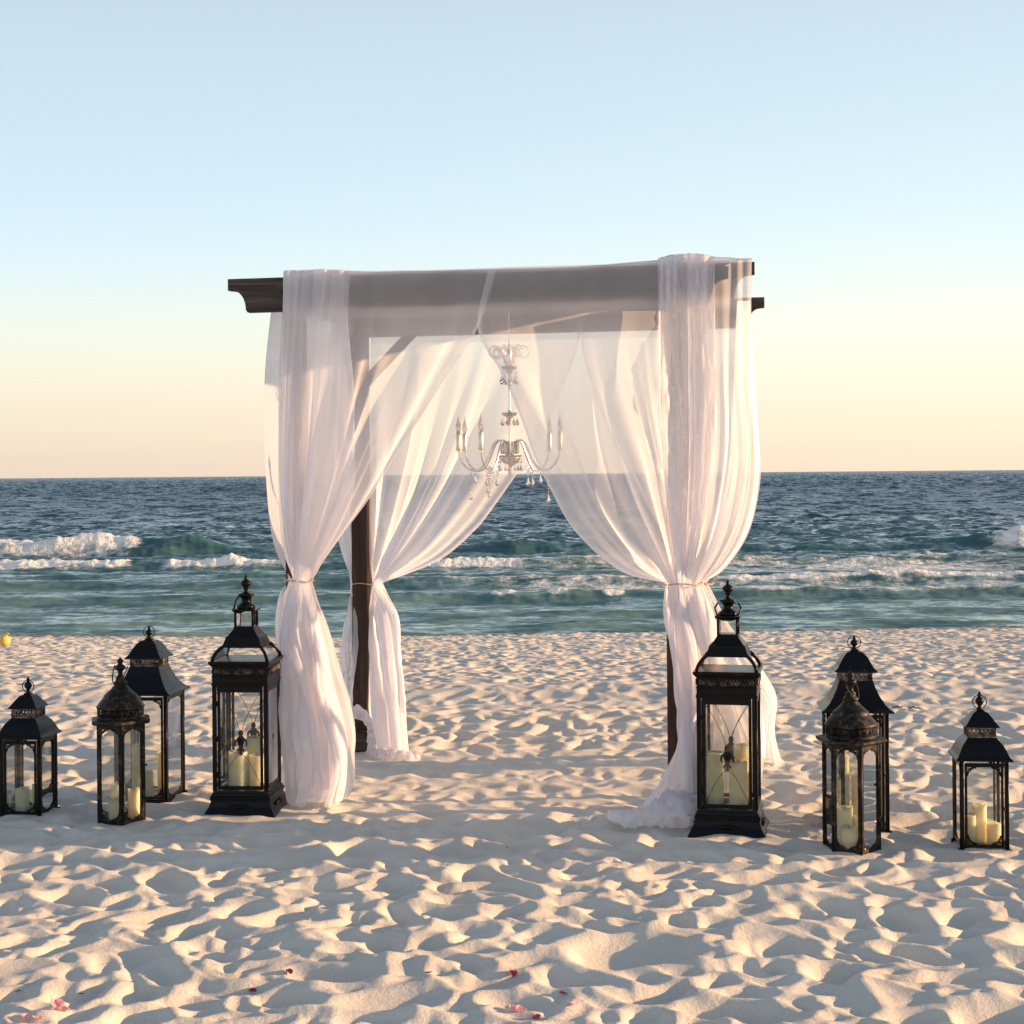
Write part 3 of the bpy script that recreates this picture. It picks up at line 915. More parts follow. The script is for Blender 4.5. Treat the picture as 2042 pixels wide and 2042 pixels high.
def noise_u(u, v): return float(noise2(np.array([u*2.3]), np.array([v*1.5]), 61)[0])*2

def rumple(name, path, rads, mat, seed, parent):
    """a crumpled heap of cloth lying along a path"""
    pts = crom([np.array(p) for p in path], 60)
    rr = np.interp(np.linspace(0, 1, 60), np.linspace(0, 1, len(rads)), rads)
    nu = 40
    P = np.zeros((60, nu, 3))
    for i in range(60):
        t = pts[min(i+1, 59)]-pts[max(i-1, 0)]; t /= np.linalg.norm(t)
        a = np.cross(t, [0, 0, 1]); a /= np.linalg.norm(a)
        for k in range(nu):
            w = 2*math.pi*k/(nu-1)
            P[i, k] = pts[i] + (a*math.cos(w)*1.25 + np.array([0, 0, 1])*math.sin(w)*.85)*rr[i]
    X = np.linspace(0, 1, 60)[:, None]*len(path)*2.2; Yk = np.linspace(0, 1, nu)[None, :]*3
    n = fbm(X*1.5, Yk*1.6, seed, 4, .6)
    cen = pts[:, None, :]
    P = cen + (P-cen)*(1+.50*n)[:, :, None]
    P[..., 2] = np.maximum(P[..., 2], ground(P[..., 0], P[..., 1], False)-.01) if seed == 5 else P[..., 2]
    org = np.array(parent.location)
    o = grid_mesh(name, P-org, mat, {'layers': np.full((60, nu), 2.2)})
    o.parent = parent
    return o
# ---------------------------------------------------------------- lanterns
def mat_iron(name, base, worn, amount, rough=.42):
    m, t, out = new_mat(name)
    L = t.links.new
    p = nn(t, 'ShaderNodeBsdfPrincipled')
    p.inputs['Specular IOR Level'].default_value = .18
    tcd = nn(t, 'ShaderNodeTexCoord')
    n = nn(t, 'ShaderNodeTexNoise', i_Scale=38.0, i_Detail=6.0, i_Roughness=.7)
    L(tcd.outputs['Object'], n.inputs['Vector'])
    n2 = nn(t, 'ShaderNodeTexNoise', i_Scale=7.0, i_Detail=3.0)
    L(tcd.outputs['Object'], n2.inputs['Vector'])
    s = nn(t, 'ShaderNodeMath', operation='MULTIPLY_ADD', n_1=.45)
    L(n2.outputs[0], s.inputs[0]); L(n.outputs[0], s.inputs[2])
    mr = nn(t, 'ShaderNodeMapRange', interpolation_type='SMOOTHSTEP')
    mr.inputs['From Min'].default_value = .92-amount; mr.inputs['From Max'].default_value = 1.06-amount*.6
    L(s.outputs[0], mr.inputs['Value'])
    mx = nn(t, 'ShaderNodeMix', data_type='RGBA')
    mx.inputs['A'].default_value = (*base, 1); mx.inputs['B'].default_value = (*worn, 1)
    L(mr.outputs[0], mx.inputs['Factor']); L(mx.outputs['Result'], p.inputs['Base Color'])
    rr = nn(t, 'ShaderNodeMapRange'); rr.inputs['To Min'].default_value = rough-.08; rr.inputs['To Max'].default_value = rough+.3
    L(mr.outputs[0], rr.inputs['Value']); L(rr.outputs[0], p.inputs['Roughness'])
    b = nn(t, 'ShaderNodeBump', i_Strength=.35, i_Distance=.002)
    L(n.outputs[0], b.inputs['Height']); L(b.outputs[0], p.inputs['Normal'])
    L(p.outputs[0], out.inputs[0])
    return m

def mat_glass():
    m, t, out = new_mat('window_glass')
    L = t.links.new
    tp = nn(t, 'ShaderNodeBsdfTransparent'); tp.inputs['Color'].default_value = (.97, .975, .97, 1)
    gl = nn(t, 'ShaderNodeBsdfGlossy', i_Roughness=.02)
    fr = nn(t, 'ShaderNodeFresnel', i_IOR=1.45)
    m1 = nn(t, 'ShaderNodeMixShader')
    L(fr.outputs[0], m1.inputs[0]); L(tp.outputs[0], m1.inputs[1]); L(gl.outputs[0], m1.inputs[2])
    # salt film left by the sea air
    df = nn(t, 'ShaderNodeBsdfTranslucent'); df.inputs['Color'].default_value = (.8, .8, .76, 1)
    tcd = nn(t, 'ShaderNodeTexCoord')
    n = nn(t, 'ShaderNodeTexNoise', i_Scale=9.0, i_Detail=5.0)
    L(tcd.outputs['Object'], n.inputs['Vector'])
    mr = nn(t, 'ShaderNodeMapRange'); mr.inputs['From Min'].default_value = .35; mr.inputs['From Max'].default_value = .75
    mr.inputs['To Min'].default_value = .03; mr.inputs['To Max'].default_value = .12
    L(n.outputs[0], mr.inputs['Value'])
    m2 = nn(t, 'ShaderNodeMixShader')
    L(mr.outputs[0], m2.inputs[0]); L(m1.outputs[0], m2.inputs[1]); L(df.outputs[0], m2.inputs[2])
    L(m2.outputs[0], out.inputs[0])
    return m

def mat_wax():
    m, t, out = new_mat('candle_wax')
    L = t.links.new
    p = nn(t, 'ShaderNodeBsdfPrincipled', i_Roughness=.5)
    tcd = nn(t, 'ShaderNodeTexCoord')
    n = nn(t, 'ShaderNodeTexNoise', i_Scale=12.0, i_Detail=3.0)
    L(tcd.outputs['Object'], n.inputs['Vector'])
    r = nn(t, 'ShaderNodeValToRGB'); ramp(r, [(.3, (.96, .84, .56)), (.7, (.98, .90, .67))])
    L(n.outputs[0], r.inputs[0]); L(r.outputs[0], p.inputs['Base Color'])
    p.inputs['Subsurface Weight'].default_value = 1.0
    p.inputs['Subsurface Radius'].default_value = (.055, .036, .016)
    p.inputs['Subsurface Scale'].default_value = 1.0
    p.inputs['Specular IOR Level'].default_value = .3
    L(p.outputs[0], out.inputs[0])
    return m

M_IRON = mat_iron('black_iron', (.005, .0045, .0045), (.060, .040, .028), .08, .36)
M_RUST = mat_iron('weathered_iron', (.009, .008, .0075), (.10, .075, .052), .22, .5)
M_GLASS = mat_glass()
M_WAX = mat_wax()
M_WICK = simple_mat('wick', (.03, .025, .02), .9)
M_BURN = simple_mat('burnt_wick', (.02, .018, .015), .9)

def spiral(cx, cz, r0, turns, start, sgn=1, n=16):
    pts = []
    for i in range(n):
        t = i/(n-1)
        r = r0*(1-.78*t)
        a = start + sgn*turns*2*math.pi*t
        pts.append((cx + r*math.cos(a), cz + r*math.sin(a)))
    return pts

def scroll_bracket(mb, corner, sx, sz, size, place, r=.0022):
    """a cast corner bracket of three curls; place maps (x, z) in the pane to 3D"""
    cx, cz = corner
    for (ox, oz, rr, st, tn, sg) in ((.30, .30, .27, 0.0, 1.25, 1), (.75, .17, .17, 2.0, 1.1, -1), (.17, .75, .17, -1.0, 1.1, 1), (1.10, .10, .10, 1.0, .9, 1), (.10, 1.10, .10, 1.0, .9, -1)):
        pts = spiral(cx + sx*ox*size, cz + sz*oz*size, rr*size, tn, st if sx > 0 else math.pi-st, sg*sx*sz, 12)
        mb.tube([place(x, z) for x, z in pts], r, 4)
    mb.tube([place(cx + sx*.02*size, cz+sz*1.25*size), place(cx+sx*.16*size, cz+sz*.55*size), place(cx+sx*.55*size, cz+sz*.16*size), place(cx+sx*1.25*size, cz+sz*.02*size)], r*1.1, 4)

def face_frames(n, ang0, apothem):
    """for every side of an n-sided body: function (x along the face, z, out) -> local point, and face half width"""
    hw = apothem*math.tan(math.pi/n)
    res = []
    for i in range(n):
        a = ang0 + 2*math.pi*i/n
        nx, ny = math.cos(a), math.sin(a)
        tx, ty = -ny, nx
        def pl(x, z, out=0.0, nx=nx, ny=ny, tx=tx, ty=ty):
            return (nx*(apothem+out)+tx*x, ny*(apothem+out)+ty*x, z)
        res.append((a, pl))
    return hw, res

def pane_box(mb, pl, x0, x1, z0, z1, o0, o1):
    vs = [pl(x, z, o) for o in (o0, o1) for z in (z0, z1) for x in (x0, x1)]
    mb._add(vs, [(0, 1, 3, 2), (4, 6, 7, 5), (0, 4, 5, 1), (2, 3, 7, 6), (0, 2, 6, 4), (1, 5, 7, 3)])

def open_frieze(mb, pl, hw, z0, z1, n, r=.0025):
    """pierced band: rings and teardrops between two rails"""
    pane_box(mb, pl, -hw, hw, z0, z0+.005, -.004, .001)
    pane_box(mb, pl, -hw, hw, z1-.005, z1, -.004, .001)
    w = 2*hw/n; h = z1-z0-.010
    for i in range(n):
        cx = -hw + w*(i+.5)
        mb.tube([pl(cx + w*.36*math.cos(a), z0+.005+h*.66 + h*.30*math.sin(a), -.0015) for a in np.linspace(0, 2*math.pi, 8, endpoint=False)], r*.8, 4, True)
        mb.tube([pl(cx - w*.5, z1-.006, -.0015), pl(cx-w*.30, z0+.005+h*.30, -.0015), pl(cx, z0+.004, -.0015), pl(cx+w*.30, z0+.005+h*.30, -.0015), pl(cx+w*.5, z1-.006, -.0015)], r*.8, 4)
        mb.tube([pl(cx - w*.5, z0+.004, -.0015), pl(cx - w*.5, z1-.005, -.0015)], r, 4)

def finial_ball(mb, z0, r, h):
    mb.lathe([(z0, r*.55), (z0+h*.06, r*.75), (z0+h*.12, r*.45), (z0+h*.22, r*.40), (z0+h*.32, r*.80), (z0+h*.45, r), (z0+h*.58, r*.85), (z0+h*.70, r*.45),
              (z0+h*.76, r*.32), (z0+h*.82, r*.46), (z0+h*.90, r*.34), (z0+h, r*.05)], 14)

def corner_posts(root, mat, n, a0, ap, z0, z1, w, inset=.0):
    R_ = (ap-inset)/math.cos(math.pi/n)
    for i in range(n):
        a = a0 + math.pi/n + 2*math.pi*i/n
        m = MB()
        # angle-iron corner: two flat strips meeting, plus a bead on the edge
        for s in (-1, 1):
            fa = a + s*math.pi/n
            nx, ny = math.cos(fa), math.sin(fa); tx, ty = -ny, nx
            hw = (ap-inset)*math.tan(math.pi/n)
            e0, e1 = (-s*hw, -s*(hw-w))
            vs = []
            for o in (-.006, .002):
                for z in (z0, z1):
                    for e in (e0, e1):
                        vs.append((nx*(ap-inset+o)+tx*e, ny*(ap-inset+o)+ty*e, z))
            m._add(vs, [(0, 1, 3, 2), (4, 6, 7, 5), (0, 4, 5, 1), (2, 3, 7, 6), (0, 2, 6, 4), (1, 5, 7, 3)])
        m.tube([(R_*math.cos(a), R_*math.sin(a), z0), (R_*math.cos(a), R_*math.sin(a), z1)], .0042, 8)
        m.build('corner_post', mat, root)

def tall_lantern(loc, rz, label, handle_tilt):
    root = empty('tall_lantern', loc, rz)
    tag(root, label, 'lantern', 'black iron lanterns standing on the sand')
    q = math.pi/4
    m = MB()
    m.poly([(-.03, .170), (.0, .170), (.012, .168), (.030, .158), (.052, .144), (.078, .136), (.083, .137), (.084, .139), (.100, .139), (.102, .135), (.112, .132), (.116, .128), (.124, .126)], 4, q)
    for s in range(4):      # moulded shell and leaves on the skirt of the base
        a = s*math.pi/2
        nx, ny = math.cos(a), math.sin(a)
        for k in range(-5, 6):
            x = k*.0105; zc = .052-.0011*k*k*.25
            p0 = (nx*(.146)-ny*x*.55, ny*(.146)+nx*x*.55, zc-.012); p1 = (nx*.146-ny*x, ny*.146+nx*x, zc+.012)
            m.tube([p0, p1], [.0035, .0065], 5)
    m.build('base', M_IRON, root)
    corner_posts(root, M_IRON, 4, 0, .125, .124, .602, .016)
    hw, faces = face_frames(4, 0, .125)
    for i, (a, pl) in enumerate(faces):
        d = MB()   # door style frame
        x = hw-.020
        for (x0, x1, z0, z1) in ((-x, -x+.013, .130, .600), (x-.013, x, .130, .600), (-x+.013, x-.013, .130, .146), (-x+.013, x-.013, .572, .600)):
            pane_box(d, pl, x0, x1, z0, z1, -.006, .0)
        if i == 3:
            for zh in (.20, .36, .52): d.tube([pl(-x-.002, zh-.012, .003), pl(-x-.002, zh+.012, .003)], .004, 6)
            d.ball(pl(x-.004, .365, .008), .006); d.tube([pl(x-.004, .365, 0), pl(x-.004, .365, .01)], .003, 6)
        fr = d.build('door_frame' if i == 3 else 'side_frame', M_IRON, root)
        g = MB(); pane_box(g, pl, -x+.010, x-.010, .143, .576, -.0045, -.0025)
        g.build('glass_pane', M_GLASS, root)
        zc = .345; xi = x-.014
        for sx in (-1, 1):
            for sz, z_end, ww in ((1, .570, 1.0), (-1, .148, 1.0)):
                pts = []
                for k in range(11):
                    t = k/10
                    if sz > 0: pts.append(pl(sx*(.005+(xi-.005)*t**1.35), zc+.045+(z_end-zc-.045)*t**.95, -.010))
                    else: pts.append(pl(sx*(.005+(xi-.005)*t**.85*1.0), zc-.055+(z_end-zc+.055)*t**1.25, -.010))
                w = MB(); w.tube(pts, .0013, 4)
                w.build('bent_wire', M_IRON, fr)
        rz_ = MB()
        prof = [(-.060, .004), (-.052, .010), (-.045, .006), (-.036, .012), (-.026, .010), (-.015, .012), (-.002, .016), (.012, .020), (.022, .015), (.030, .008), (.036, .012), (.046, .011), (.054, .004)]
        rz_.lathe([(zc+z, r) for z, r in prof], 10)
        for sx in (-1, 1):
            rz_.tube([(sx*.012, 0, zc+.016), (sx*.024, 0, zc+.006), (sx*.027, 0, zc-.012), (sx*.021, 0, zc-.020)], [.006, .006, .005, .003], 6)
            rz_.tube([(sx*.006, 0, zc-.030), (sx*.015, 0, zc-.040), (sx*.012, 0, zc-.050)], [.005, .005, .002], 6)
        M = Matrix.Translation(pl(0, 0, -.010)) @ Matrix.Rotation(a+math.pi/2, 4, 'Z') @ Matrix.Diagonal((1, .55, 1, 1))
        rz_.xform(M)
        rz_.build('rosette', M_IRON, fr)
    m = MB()
    m.poly([(.600, .129), (.606, .131), (.612, .131), (.616, .128), (.640, .128), (.642, .130), (.648, .130), (.650, .127), (.688, .127), (.690, .131), (.696, .136), (.704, .142), (.711, .143), (.713, .141), (.714, .130)], 4, q)
    cor = m.build('cornice', M_IRON, root)
    hwf, ff = face_frames(4, 0, .129)
    fz = MB()
    for a, pl in ff:     # raised leaf frieze
        for k in range(15):
            cx = -.108+k*.0155
            fz.tube([pl(cx-.005, .655, .001), pl(cx-.006, .668, .003), pl(cx, .680, .003), pl(cx+.006, .668, .003), pl(cx+.005, .655, .001)], .0018, 4)
            fz.tube([pl(cx, .653, .002), pl(cx, .667, .003)], .0016, 4)
    fz.build('leaf_frieze', M_FRIEZE, cor)
    # curved glass roof
    prof = [(.714, .128), (.730, .124), (.748, .115), (.764, .102), (.776, .088)]
    g = MB(); g.poly([(z, r-.003) for z, r in prof], 4, q, caps=False)
    g.build('roof_glass', M_GLASS, root)
    for i in range(4):
        a = q + i*math.pi/2; k = math.sqrt(2)
        t = MB(); t.tube([(r*k*math.cos(a), r*k*math.sin(a), z) for z, r in prof], .008, 6)
        t.build('roof_rib', M_IRON, root)
    m = MB()
    m.poly([(.772, .093), (.776, .091), (.790, .086), (.812, .078), (.818, .078), (.822, .072), (.828, .066), (.850, .050), (.862, .045), (.866, .046)], 4, q)
    m.build('upper_roof', M_IRON, root)
    # little glazed cupola
    hc, cf = face_frames(4, 0, .042)
    corner_posts(root, M_IRON, 4, 0, .042, .866, .936, .006)
    for a, pl in cf:
        g = MB(); pane_box(g, pl, -.036, .036, .868, .934, -.004, -.0025); g.build('cupola_pane', M_GLASS, root)
    m = MB(); m.poly([(.934, .050), (.938, .054), (.944, .054), (.946, .040)], 4, q)
    m.lathe([(.944, .040), (.950, .043), (.956, .043), (.962, .036), (.972, .023), (.984, .020), (.994, .026), (1.002, .036), (1.006, .039), (1.012, .038), (1.016, .020), (1.022, .010), (1.032, .009), (1.038, .016),
             (1.044, .013), (1.050, .020), (1.058, .026), (1.066, .024), (1.074, .015), (1.080, .007), (1.086, .009), (1.092, .006), (1.100, .001)], 16)
    fin = m.build('finial', M_IRON, root)
    # bail handle looped around the cupola
    h = MB()
    pts = []
    for k in range(15):
        t = -1+2*k/14
        x = .062*math.copysign(abs(t)**.6, t) if abs(t) < 1 else .062*t
        pts.append((x*(1 if abs(t) < .95 else .70), -.052*math.cos(t*1.45)**1.0, -.075+.070*abs(t)**2.4))
    h.tube(pts, [.004]*3+[.005]*9+[.004]*3, 6)
    h.xform(Matrix.Translation((0, 0, 1.004)) @ Matrix.Rotation(handle_tilt, 4, 'Z'))
    h.build('handle', M_IRON, root)
    return root

def pagoda_lantern(loc, rz, H, ap, label, tall):
    """square lantern with a two tier flared roof; H total height, ap half width of the body"""
    root = empty('pagoda_lantern', loc, rz)
    tag(root, label, 'lantern', 'black iron lanterns standing on the sand')
    q = math.pi/4
    zb = H - (.322 if tall else .275)       # top of the glazed body
    k = 1.0 if not tall else 1.0
    m = MB(); m.poly([(-.02, ap+.006), (.004, ap+.006), (.018, ap+.004), (.020, ap-.004), (.024, ap-.004)], 4, q)
    for sx in (-1, 1):
        for sy in (-1, 1): m.box(sx*ap-.012, sx*ap+.012, sy*ap-.012, sy*ap+.012, -.03, .022)
    m.build('base', M_IRON, root)
    corner_posts(root, M_IRON, 4, 0, ap, .02, zb, .013)
    hw, faces = face_frames(4, 0, ap)
    for i, (a, pl) in enumerate(faces):
        d = MB(); x = hw-.017
        for (x0, x1, z0, z1) in ((-x, -x+.010, .026, zb-.006), (x-.010, x, .026, zb-.006), (-x+.010, x-.010, .026, .038), (-x+.010, x-.010, zb-.022, zb-.006)):
            pane_box(d, pl, x0, x1, z0, z1, -.006, .0)
        if i == 3:
            d.tube([pl(x, zb*.5, 0), pl(x, zb*.5, .010)], .003, 6); d.ball(pl(x, zb*.5, .012), .006)
        f_ = d.build('door_frame' if i == 3 else 'side_frame', M_IRON, root)
        sz_ = .030
        for sx in (-1, 1):
            for szn, zc in ((1, .038), (-1, zb-.022)):
                s = MB()
                scroll_bracket(s, (sx*(x-.010), zc), -sx, szn, sz_, lambda xx, zz: pl(xx, zz, -.0035))
                s.build('scroll_bracket', M_IRON, f_)
        g = MB(); pane_box(g, pl, -x+.008, x-.008, .034, zb-.018, -.0060, -.0042)
        g.build('glass_pane', M_GLASS, root)
    # lower roof: flared eaves
    E = ap + (.026 if tall else .020)
    if tall: prof = [(0, ap-.004), (.004, E), (.010, E-.001), (.020, E-.018), (.040, E-.038), (.070, E-.056), (.100, E-.070), (.134, E-.082)]
    else: prof = [(0, ap-.004), (.004, E), (.010, E-.002), (.022, E-.013), (.045, E-.023), (.066, E-.034), (.082, E-.048), (.092, E-.056)]
    m = MB(); m.poly([(zb+z, r) for z, r in prof], 4, q)
    m.build('lower_roof', M_IRON, root)
    z1 = zb + prof[-1][0]; r1 = prof[-1][1]-.002
    bh = .040 if not tall else .034
    hf, ff = face_frames(4, 0, r1)
    fz = MB()
    for a, pl in ff: open_frieze(fz, pl, hf, z1, z1+bh, 7)
    fz.build('pierced_band', M_FRIEZE, root)
    z2 = z1 + bh; e2 = r1 + (.022 if tall else .013)
    if tall: prof = [(0, r1-.01), (.003, e2), (.008, e2-.001), (.022, e2-.016), (.045, e2-.028), (.068, e2-.042), (.084, e2-.058), (.090, .016), (.096, .016)]
    else: prof = [(0, r1-.01), (.003, e2), (.008, e2-.002), (.022, e2-.013), (.042, e2-.027), (.058, e2-.040), (.064, .015), (.069, .015)]
    m = MB(); m.poly([(z2+z, max(r, .014)) for z, r in prof], 4, q)
    m.build('upper_roof', M_IRON, root)
    z3 = z2 + prof[-1][0]
    m = MB(); finial_ball(m, z3, .018, H-z3)
    fin = m.build('finial', M_IRON, root)
    h = MB(); hr = .028
    h.tube([(hr*math.cos(a), 0, z3+.030+hr*math.sin(a)) for a in np.linspace(0, 2*math.pi, 22, endpoint=False)], .0022, 5, True)
    h.build('ring_handle', M_IRON, fin)
    return root

def hex_lantern(loc, rz, label, bail):
    root = empty('hexagonal_lantern', loc, rz)
    tag(root, label, 'lantern', 'black iron lanterns standing on the sand')
    ap = .100; q = math.pi/6
    m = MB(); m.poly([(-.02, ap+.006), (.006, ap+.006), (.020, ap+.003), (.022, ap-.004), (.026, ap-.004)], 6, q)
    m.build('base', M_RUST, root)
    corner_posts(root, M_RUST, 6, 0, ap, .022, .452, .012)
    hw, faces = face_frames(6, 0, ap)
    for i, (a, pl) in enumerate(faces):
        s = MB(); x = hw-.011
        pane_box(s, pl, -x, x, .024, .036, -.006, 0); pane_box(s, pl, -x, x, .436, .452, -.006, 0)
        pane_box(s, pl, -x, -x+.004, .034, .438, -.0055, -.0005); pane_box(s, pl, x-.004, x, .034, .438, -.0055, -.0005)
        f_ = s.build('face_frame', M_RUST, root)
        if i == 0:
            s = MB(); s.tube([pl(x, .25, -.002), pl(x, .25, .012)], .003, 6); s.ball(pl(x, .25, .012), .005)
            s.build('latch', M_RUST, f_)
        for sx in (-1, 1):
            for szn, zc in ((1, .036), (-1, .436)):
                s = MB()
                scroll_bracket(s, (sx*x, zc), -sx, szn, .031, lambda xx, zz: pl(xx, zz, -.003), .0026)
                s.build('scroll_bracket', M_RUST, f_)
        g = MB(); pane_box(g, pl, -x+.001, x-.001, .030, .444, -.0062, -.0045)
        g.build('glass_pane', M_GLASS, root)
    m = MB(); m.poly([(.452, ap+.004), (.456, ap+.020), (.464, ap+.026), (.472, ap+.026), (.474, ap+.018), (.478, ap+.004)], 6, q)
    m.build('eave_plate', M_RUST, root)
    m = MB()
    m.lathe([(.476, .104), (.484, .104), (.486, .098), (.490, .098)], 28)
    m.lathe([(.476, .085), (.524, .085)], 24)
    dr = m.build('drum', M_RUST, root)
    fz = MB(); nfr = 22
    for i in range(nfr):
        a = 2*math.pi*i/nfr
        pl = lambda xx, zz, a=a: (.100*math.cos(a+xx/.1), .100*math.sin(a+xx/.1), zz)
        fz.tube([pl(.011*math.cos(b), .505+.011*math.sin(b)) for b in np.linspace(0, 2*math.pi, 8, endpoint=False)], .0022, 4, True)
        fz.tube([pl(.0143, .487), pl(.0143, .522)], .0022, 4)
    fz.build('pierced_band', M_RUST, dr)
    m = MB()
    m.lathe([(.520, .098), (.522, .105), (.530, .106), (.536, .101), (.545, .095), (.556, .086), (.566, .077), (.574, .073), (.578, .073), (.588, .061), (.598, .050), (.607, .041), (.612, .036), (.615, .036),
             (.618, .028), (.622, .030), (.634, .031), (.640, .024), (.646, .019), (.650, .021), (.656, .021), (.662, .013), (.672, .010), (.684, .011), (.690, .019), (.698, .025), (.708, .022), (.714, .012),
             (.720, .010), (.726, .015), (.734, .013), (.742, .004), (.748, .001)], 24)
    m.build('dome_roof', M_RUST, root)
    h = MB()
    pts = []
    for k in range(17):
        t = k/16; s_ = -1+2*t
        pts.append((.036*s_*(1.5-abs(s_)*.5)*1.2, 0, .700 - .075*(1-abs(s_)**2.2) + (.0 if abs(s_) < .9 else .01)))
    h.tube(pts, .0028, 5)
    h.xform(Matrix.Translation((0, 0, .695)) @ Matrix.Rotation(bail, 4, 'Z') @ Matrix.Rotation(rad(-24), 4, 'X') @ Matrix.Translation((0, 0, -.695)))
    h.build('handle', M_RUST, root)
    return root

def candle(x, y, z, h, r, label, group, lean=0.0):
    root_loc = (x, y, z)
    n = 22
    m = MB()
    rs = random.Random(int(x*1000)+int(h*999))
    prof = [(0, r*.99), (.003, r), (h*.5, r), (h-.006, r), (h-.002, r*.985), (h, r*.95), (h-.001, r*.86), (h-.007, r*.72), (h-.009, r*.3), (h-.009, .0015)]
    m.lathe(prof, n)
    vv = []
    for i, p in enumerate(m.v):
        a = math.atan2(p[1], p[0])
        dz = .0022*math.sin(a*2+h*50) + .0015*math.sin(a*3+x*30) if p[2] > h-.012 else 0
        vv.append((p[0], p[1], p[2]+dz))
    m.v = vv
    o = m.build('pillar_candle', M_WAX, None, root_loc)
    tag(o, label, 'candle', group)
    w = MB(); w.tube([(0, 0, h-.010), (.001, 0, h-.003), (.003, .001, h+.005)], .0012, 5)
    w.build('wick', M_WICK, o)
    return o

M_FRIEZE = mat_iron('rubbed_iron', (.020, .017, .015), (.30, .25, .19), .30, .5)

def build_lanterns():
    L = []
    def spot(px, Y): return px_x(px, Y)
    def place(fn, px, Y, rz, *a, sink=.012, rad_=.2):
        x = ray(px, 1600)[0]*Y
        z = gz(x, Y) - sink
        return fn((x, Y, z), rz, *a), (x, Y, z, rz)
    # tall ones beside the arch
    GL = 'candles inside the %s'
    o, p = place(tall_lantern, LP[0][0], LP[0][1], rad(-5), 'tall black lantern with glass dome left of the arch, handle hanging to its left', rad(-38)); L.append(p)
    o, p = place(tall_lantern, LP[1][0], LP[1][1], rad(-12), 'tall black lantern with glass dome right of the arch, in front of the white train', rad(2)); L.append(p)
    o, p = place(pagoda_lantern, LP[2][0], LP[2][1], rad(-7), .640, .094, 'small pagoda-roofed lantern standing alone at the far left', False); L.append(p)
    o, p = place(pagoda_lantern, LP[3][0], LP[3][1], rad(-7), .840, .128, 'large pagoda-roofed lantern behind the left six-sided lantern', True); L.append(p)
    o, p = place(pagoda_lantern, LP[4][0], LP[4][1], rad(-7), .845, .128, 'large pagoda-roofed lantern behind the right six-sided lantern', True); L.append(p)
    o, p = place(pagoda_lantern, LP[5][0], LP[5][1], rad(-7), .650, .094, 'small pagoda-roofed lantern standing alone at the far right', False); L.append(p)
    o, p = place(hex_lantern, LP[6][0], LP[6][1], rad(15), 'six-sided weathered lantern with round dome, on the left', rad(-50)); L.append(p)
    o, p = place(hex_lantern, LP[7][0], LP[7][1], rad(8), 'six-sided weathered lantern with round dome lit golden by the sun, on the right', rad(40)); L.append(p)
    def cand(k, lst, zf, where):
        x, y, z, rz = L[k]
        c, s = math.cos(rz), math.sin(rz)
        for (dx, dy, h, r, lab) in lst:
            candle(x+dx*c-dy*s, y+dx*s+dy*c, z+zf, h, r, lab+' '+where, 'candles inside the lanterns')
    cand(0, [(-.035, -.035, .165, .044, 'thick cream candle, front one'), (.050, -.020, .150, .036, 'shortest cream candle'), (.020, .055, .215, .040, 'tallest cream candle')], .124, 'in the left tall lantern')
    cand(1, [(-.062, .0, .225, .038, 'left cream candle'), (.040, -.035, .195, .040, 'shorter right-hand cream candle'), (.048, .050, .250, .034, 'tallest cream candle')], .124, 'in the right tall lantern')
    cand(2, [(-.018, -.030, .108, .032, 'cream candle, brightest one'), (.036, .020, .120, .028, 'second cream candle from the left'), (-.045, .045, .075, .026, 'low cream candle at the back')], .024, 'in the far left lantern')
    cand(3, [(-.060, .0, .24, .030, 'tall slim cream candle'), (.050, .050, .20, .030, 'shorter cream candle'), (.0, -.050, .12, .032, 'shortest cream candle')], .024, 'in the large left pagoda lantern')
    cand(4, [(-.055, -.030, .30, .026, 'tall slim cream candle'), (.010, -.030, .23, .030, 'shorter cream candle'), (.040, .050, .27, .026, 'cream candle at the back')], .024, 'in the large right pagoda lantern')
    cand(5, [(-.050, -.025, .122, .028, 'left cream candle'), (-.002, .012, .158, .029, 'tallest middle cream candle'), (.048, -.028, .090, .029, 'shortest right cream candle')], .024, 'in the far right lantern')
    cand(6, [(-.022, -.040, .095, .036, 'short wide cream candle in front'), (-.014, .030, .155, .030, 'tallest cream candle'), (.054, -.012, .130, .026, 'slim cream candle at the side')], .026, 'in the left six-sided lantern')
    cand(7, [(-.030, -.045, .090, .033, 'short wide cream candle in front'), (-.022, .018, .160, .033, 'tall cream candle'), (.040, .0, .125, .028, 'slim cream candle'), (.066, -.030, .22, .018, 'very tall thin cream candle')], .026, 'in the right six-sided lantern')

#        px     Y      (centres)
LP = [(494, 7.30), (1455, 6.86), (58, 7.28), (300, 7.66), (1706, 6.92), (1955, 6.52), (242, 7.06), (1698, 6.47)]

# ---------------------------------------------------------------- chandelier
def mat_metal(name, col, rough):
    m, t, out = new_mat(name)
    p = nn(t, 'ShaderNodeBsdfPrincipled', i_Roughness=rough, i_Metallic=1.0)
    p.inputs['Base Color'].default_value = (*col, 1)
    t.links.new(p.outputs[0], out.inputs[0])
    return m
def mat_crystal():
    m, t, out = new_mat('crystal')
    L = t.links.new
    g = nn(t, 'ShaderNodeBsdfGlass', i_IOR=1.5, i_Roughness=.03)
    g.inputs['Color'].default_value = (.98, .96, .94, 1)
    tr = nn(t, 'ShaderNodeBsdfTranslucent'); tr.inputs['Color'].default_value = (.95, .9, .86, 1)
    ms = nn(t, 'ShaderNodeMixShader', n_0=.30)
    L(g.outputs[0], ms.inputs[1]); L(tr.outputs[0], ms.inputs[2]); L(ms.outputs[0], out.inputs[0])
    return m

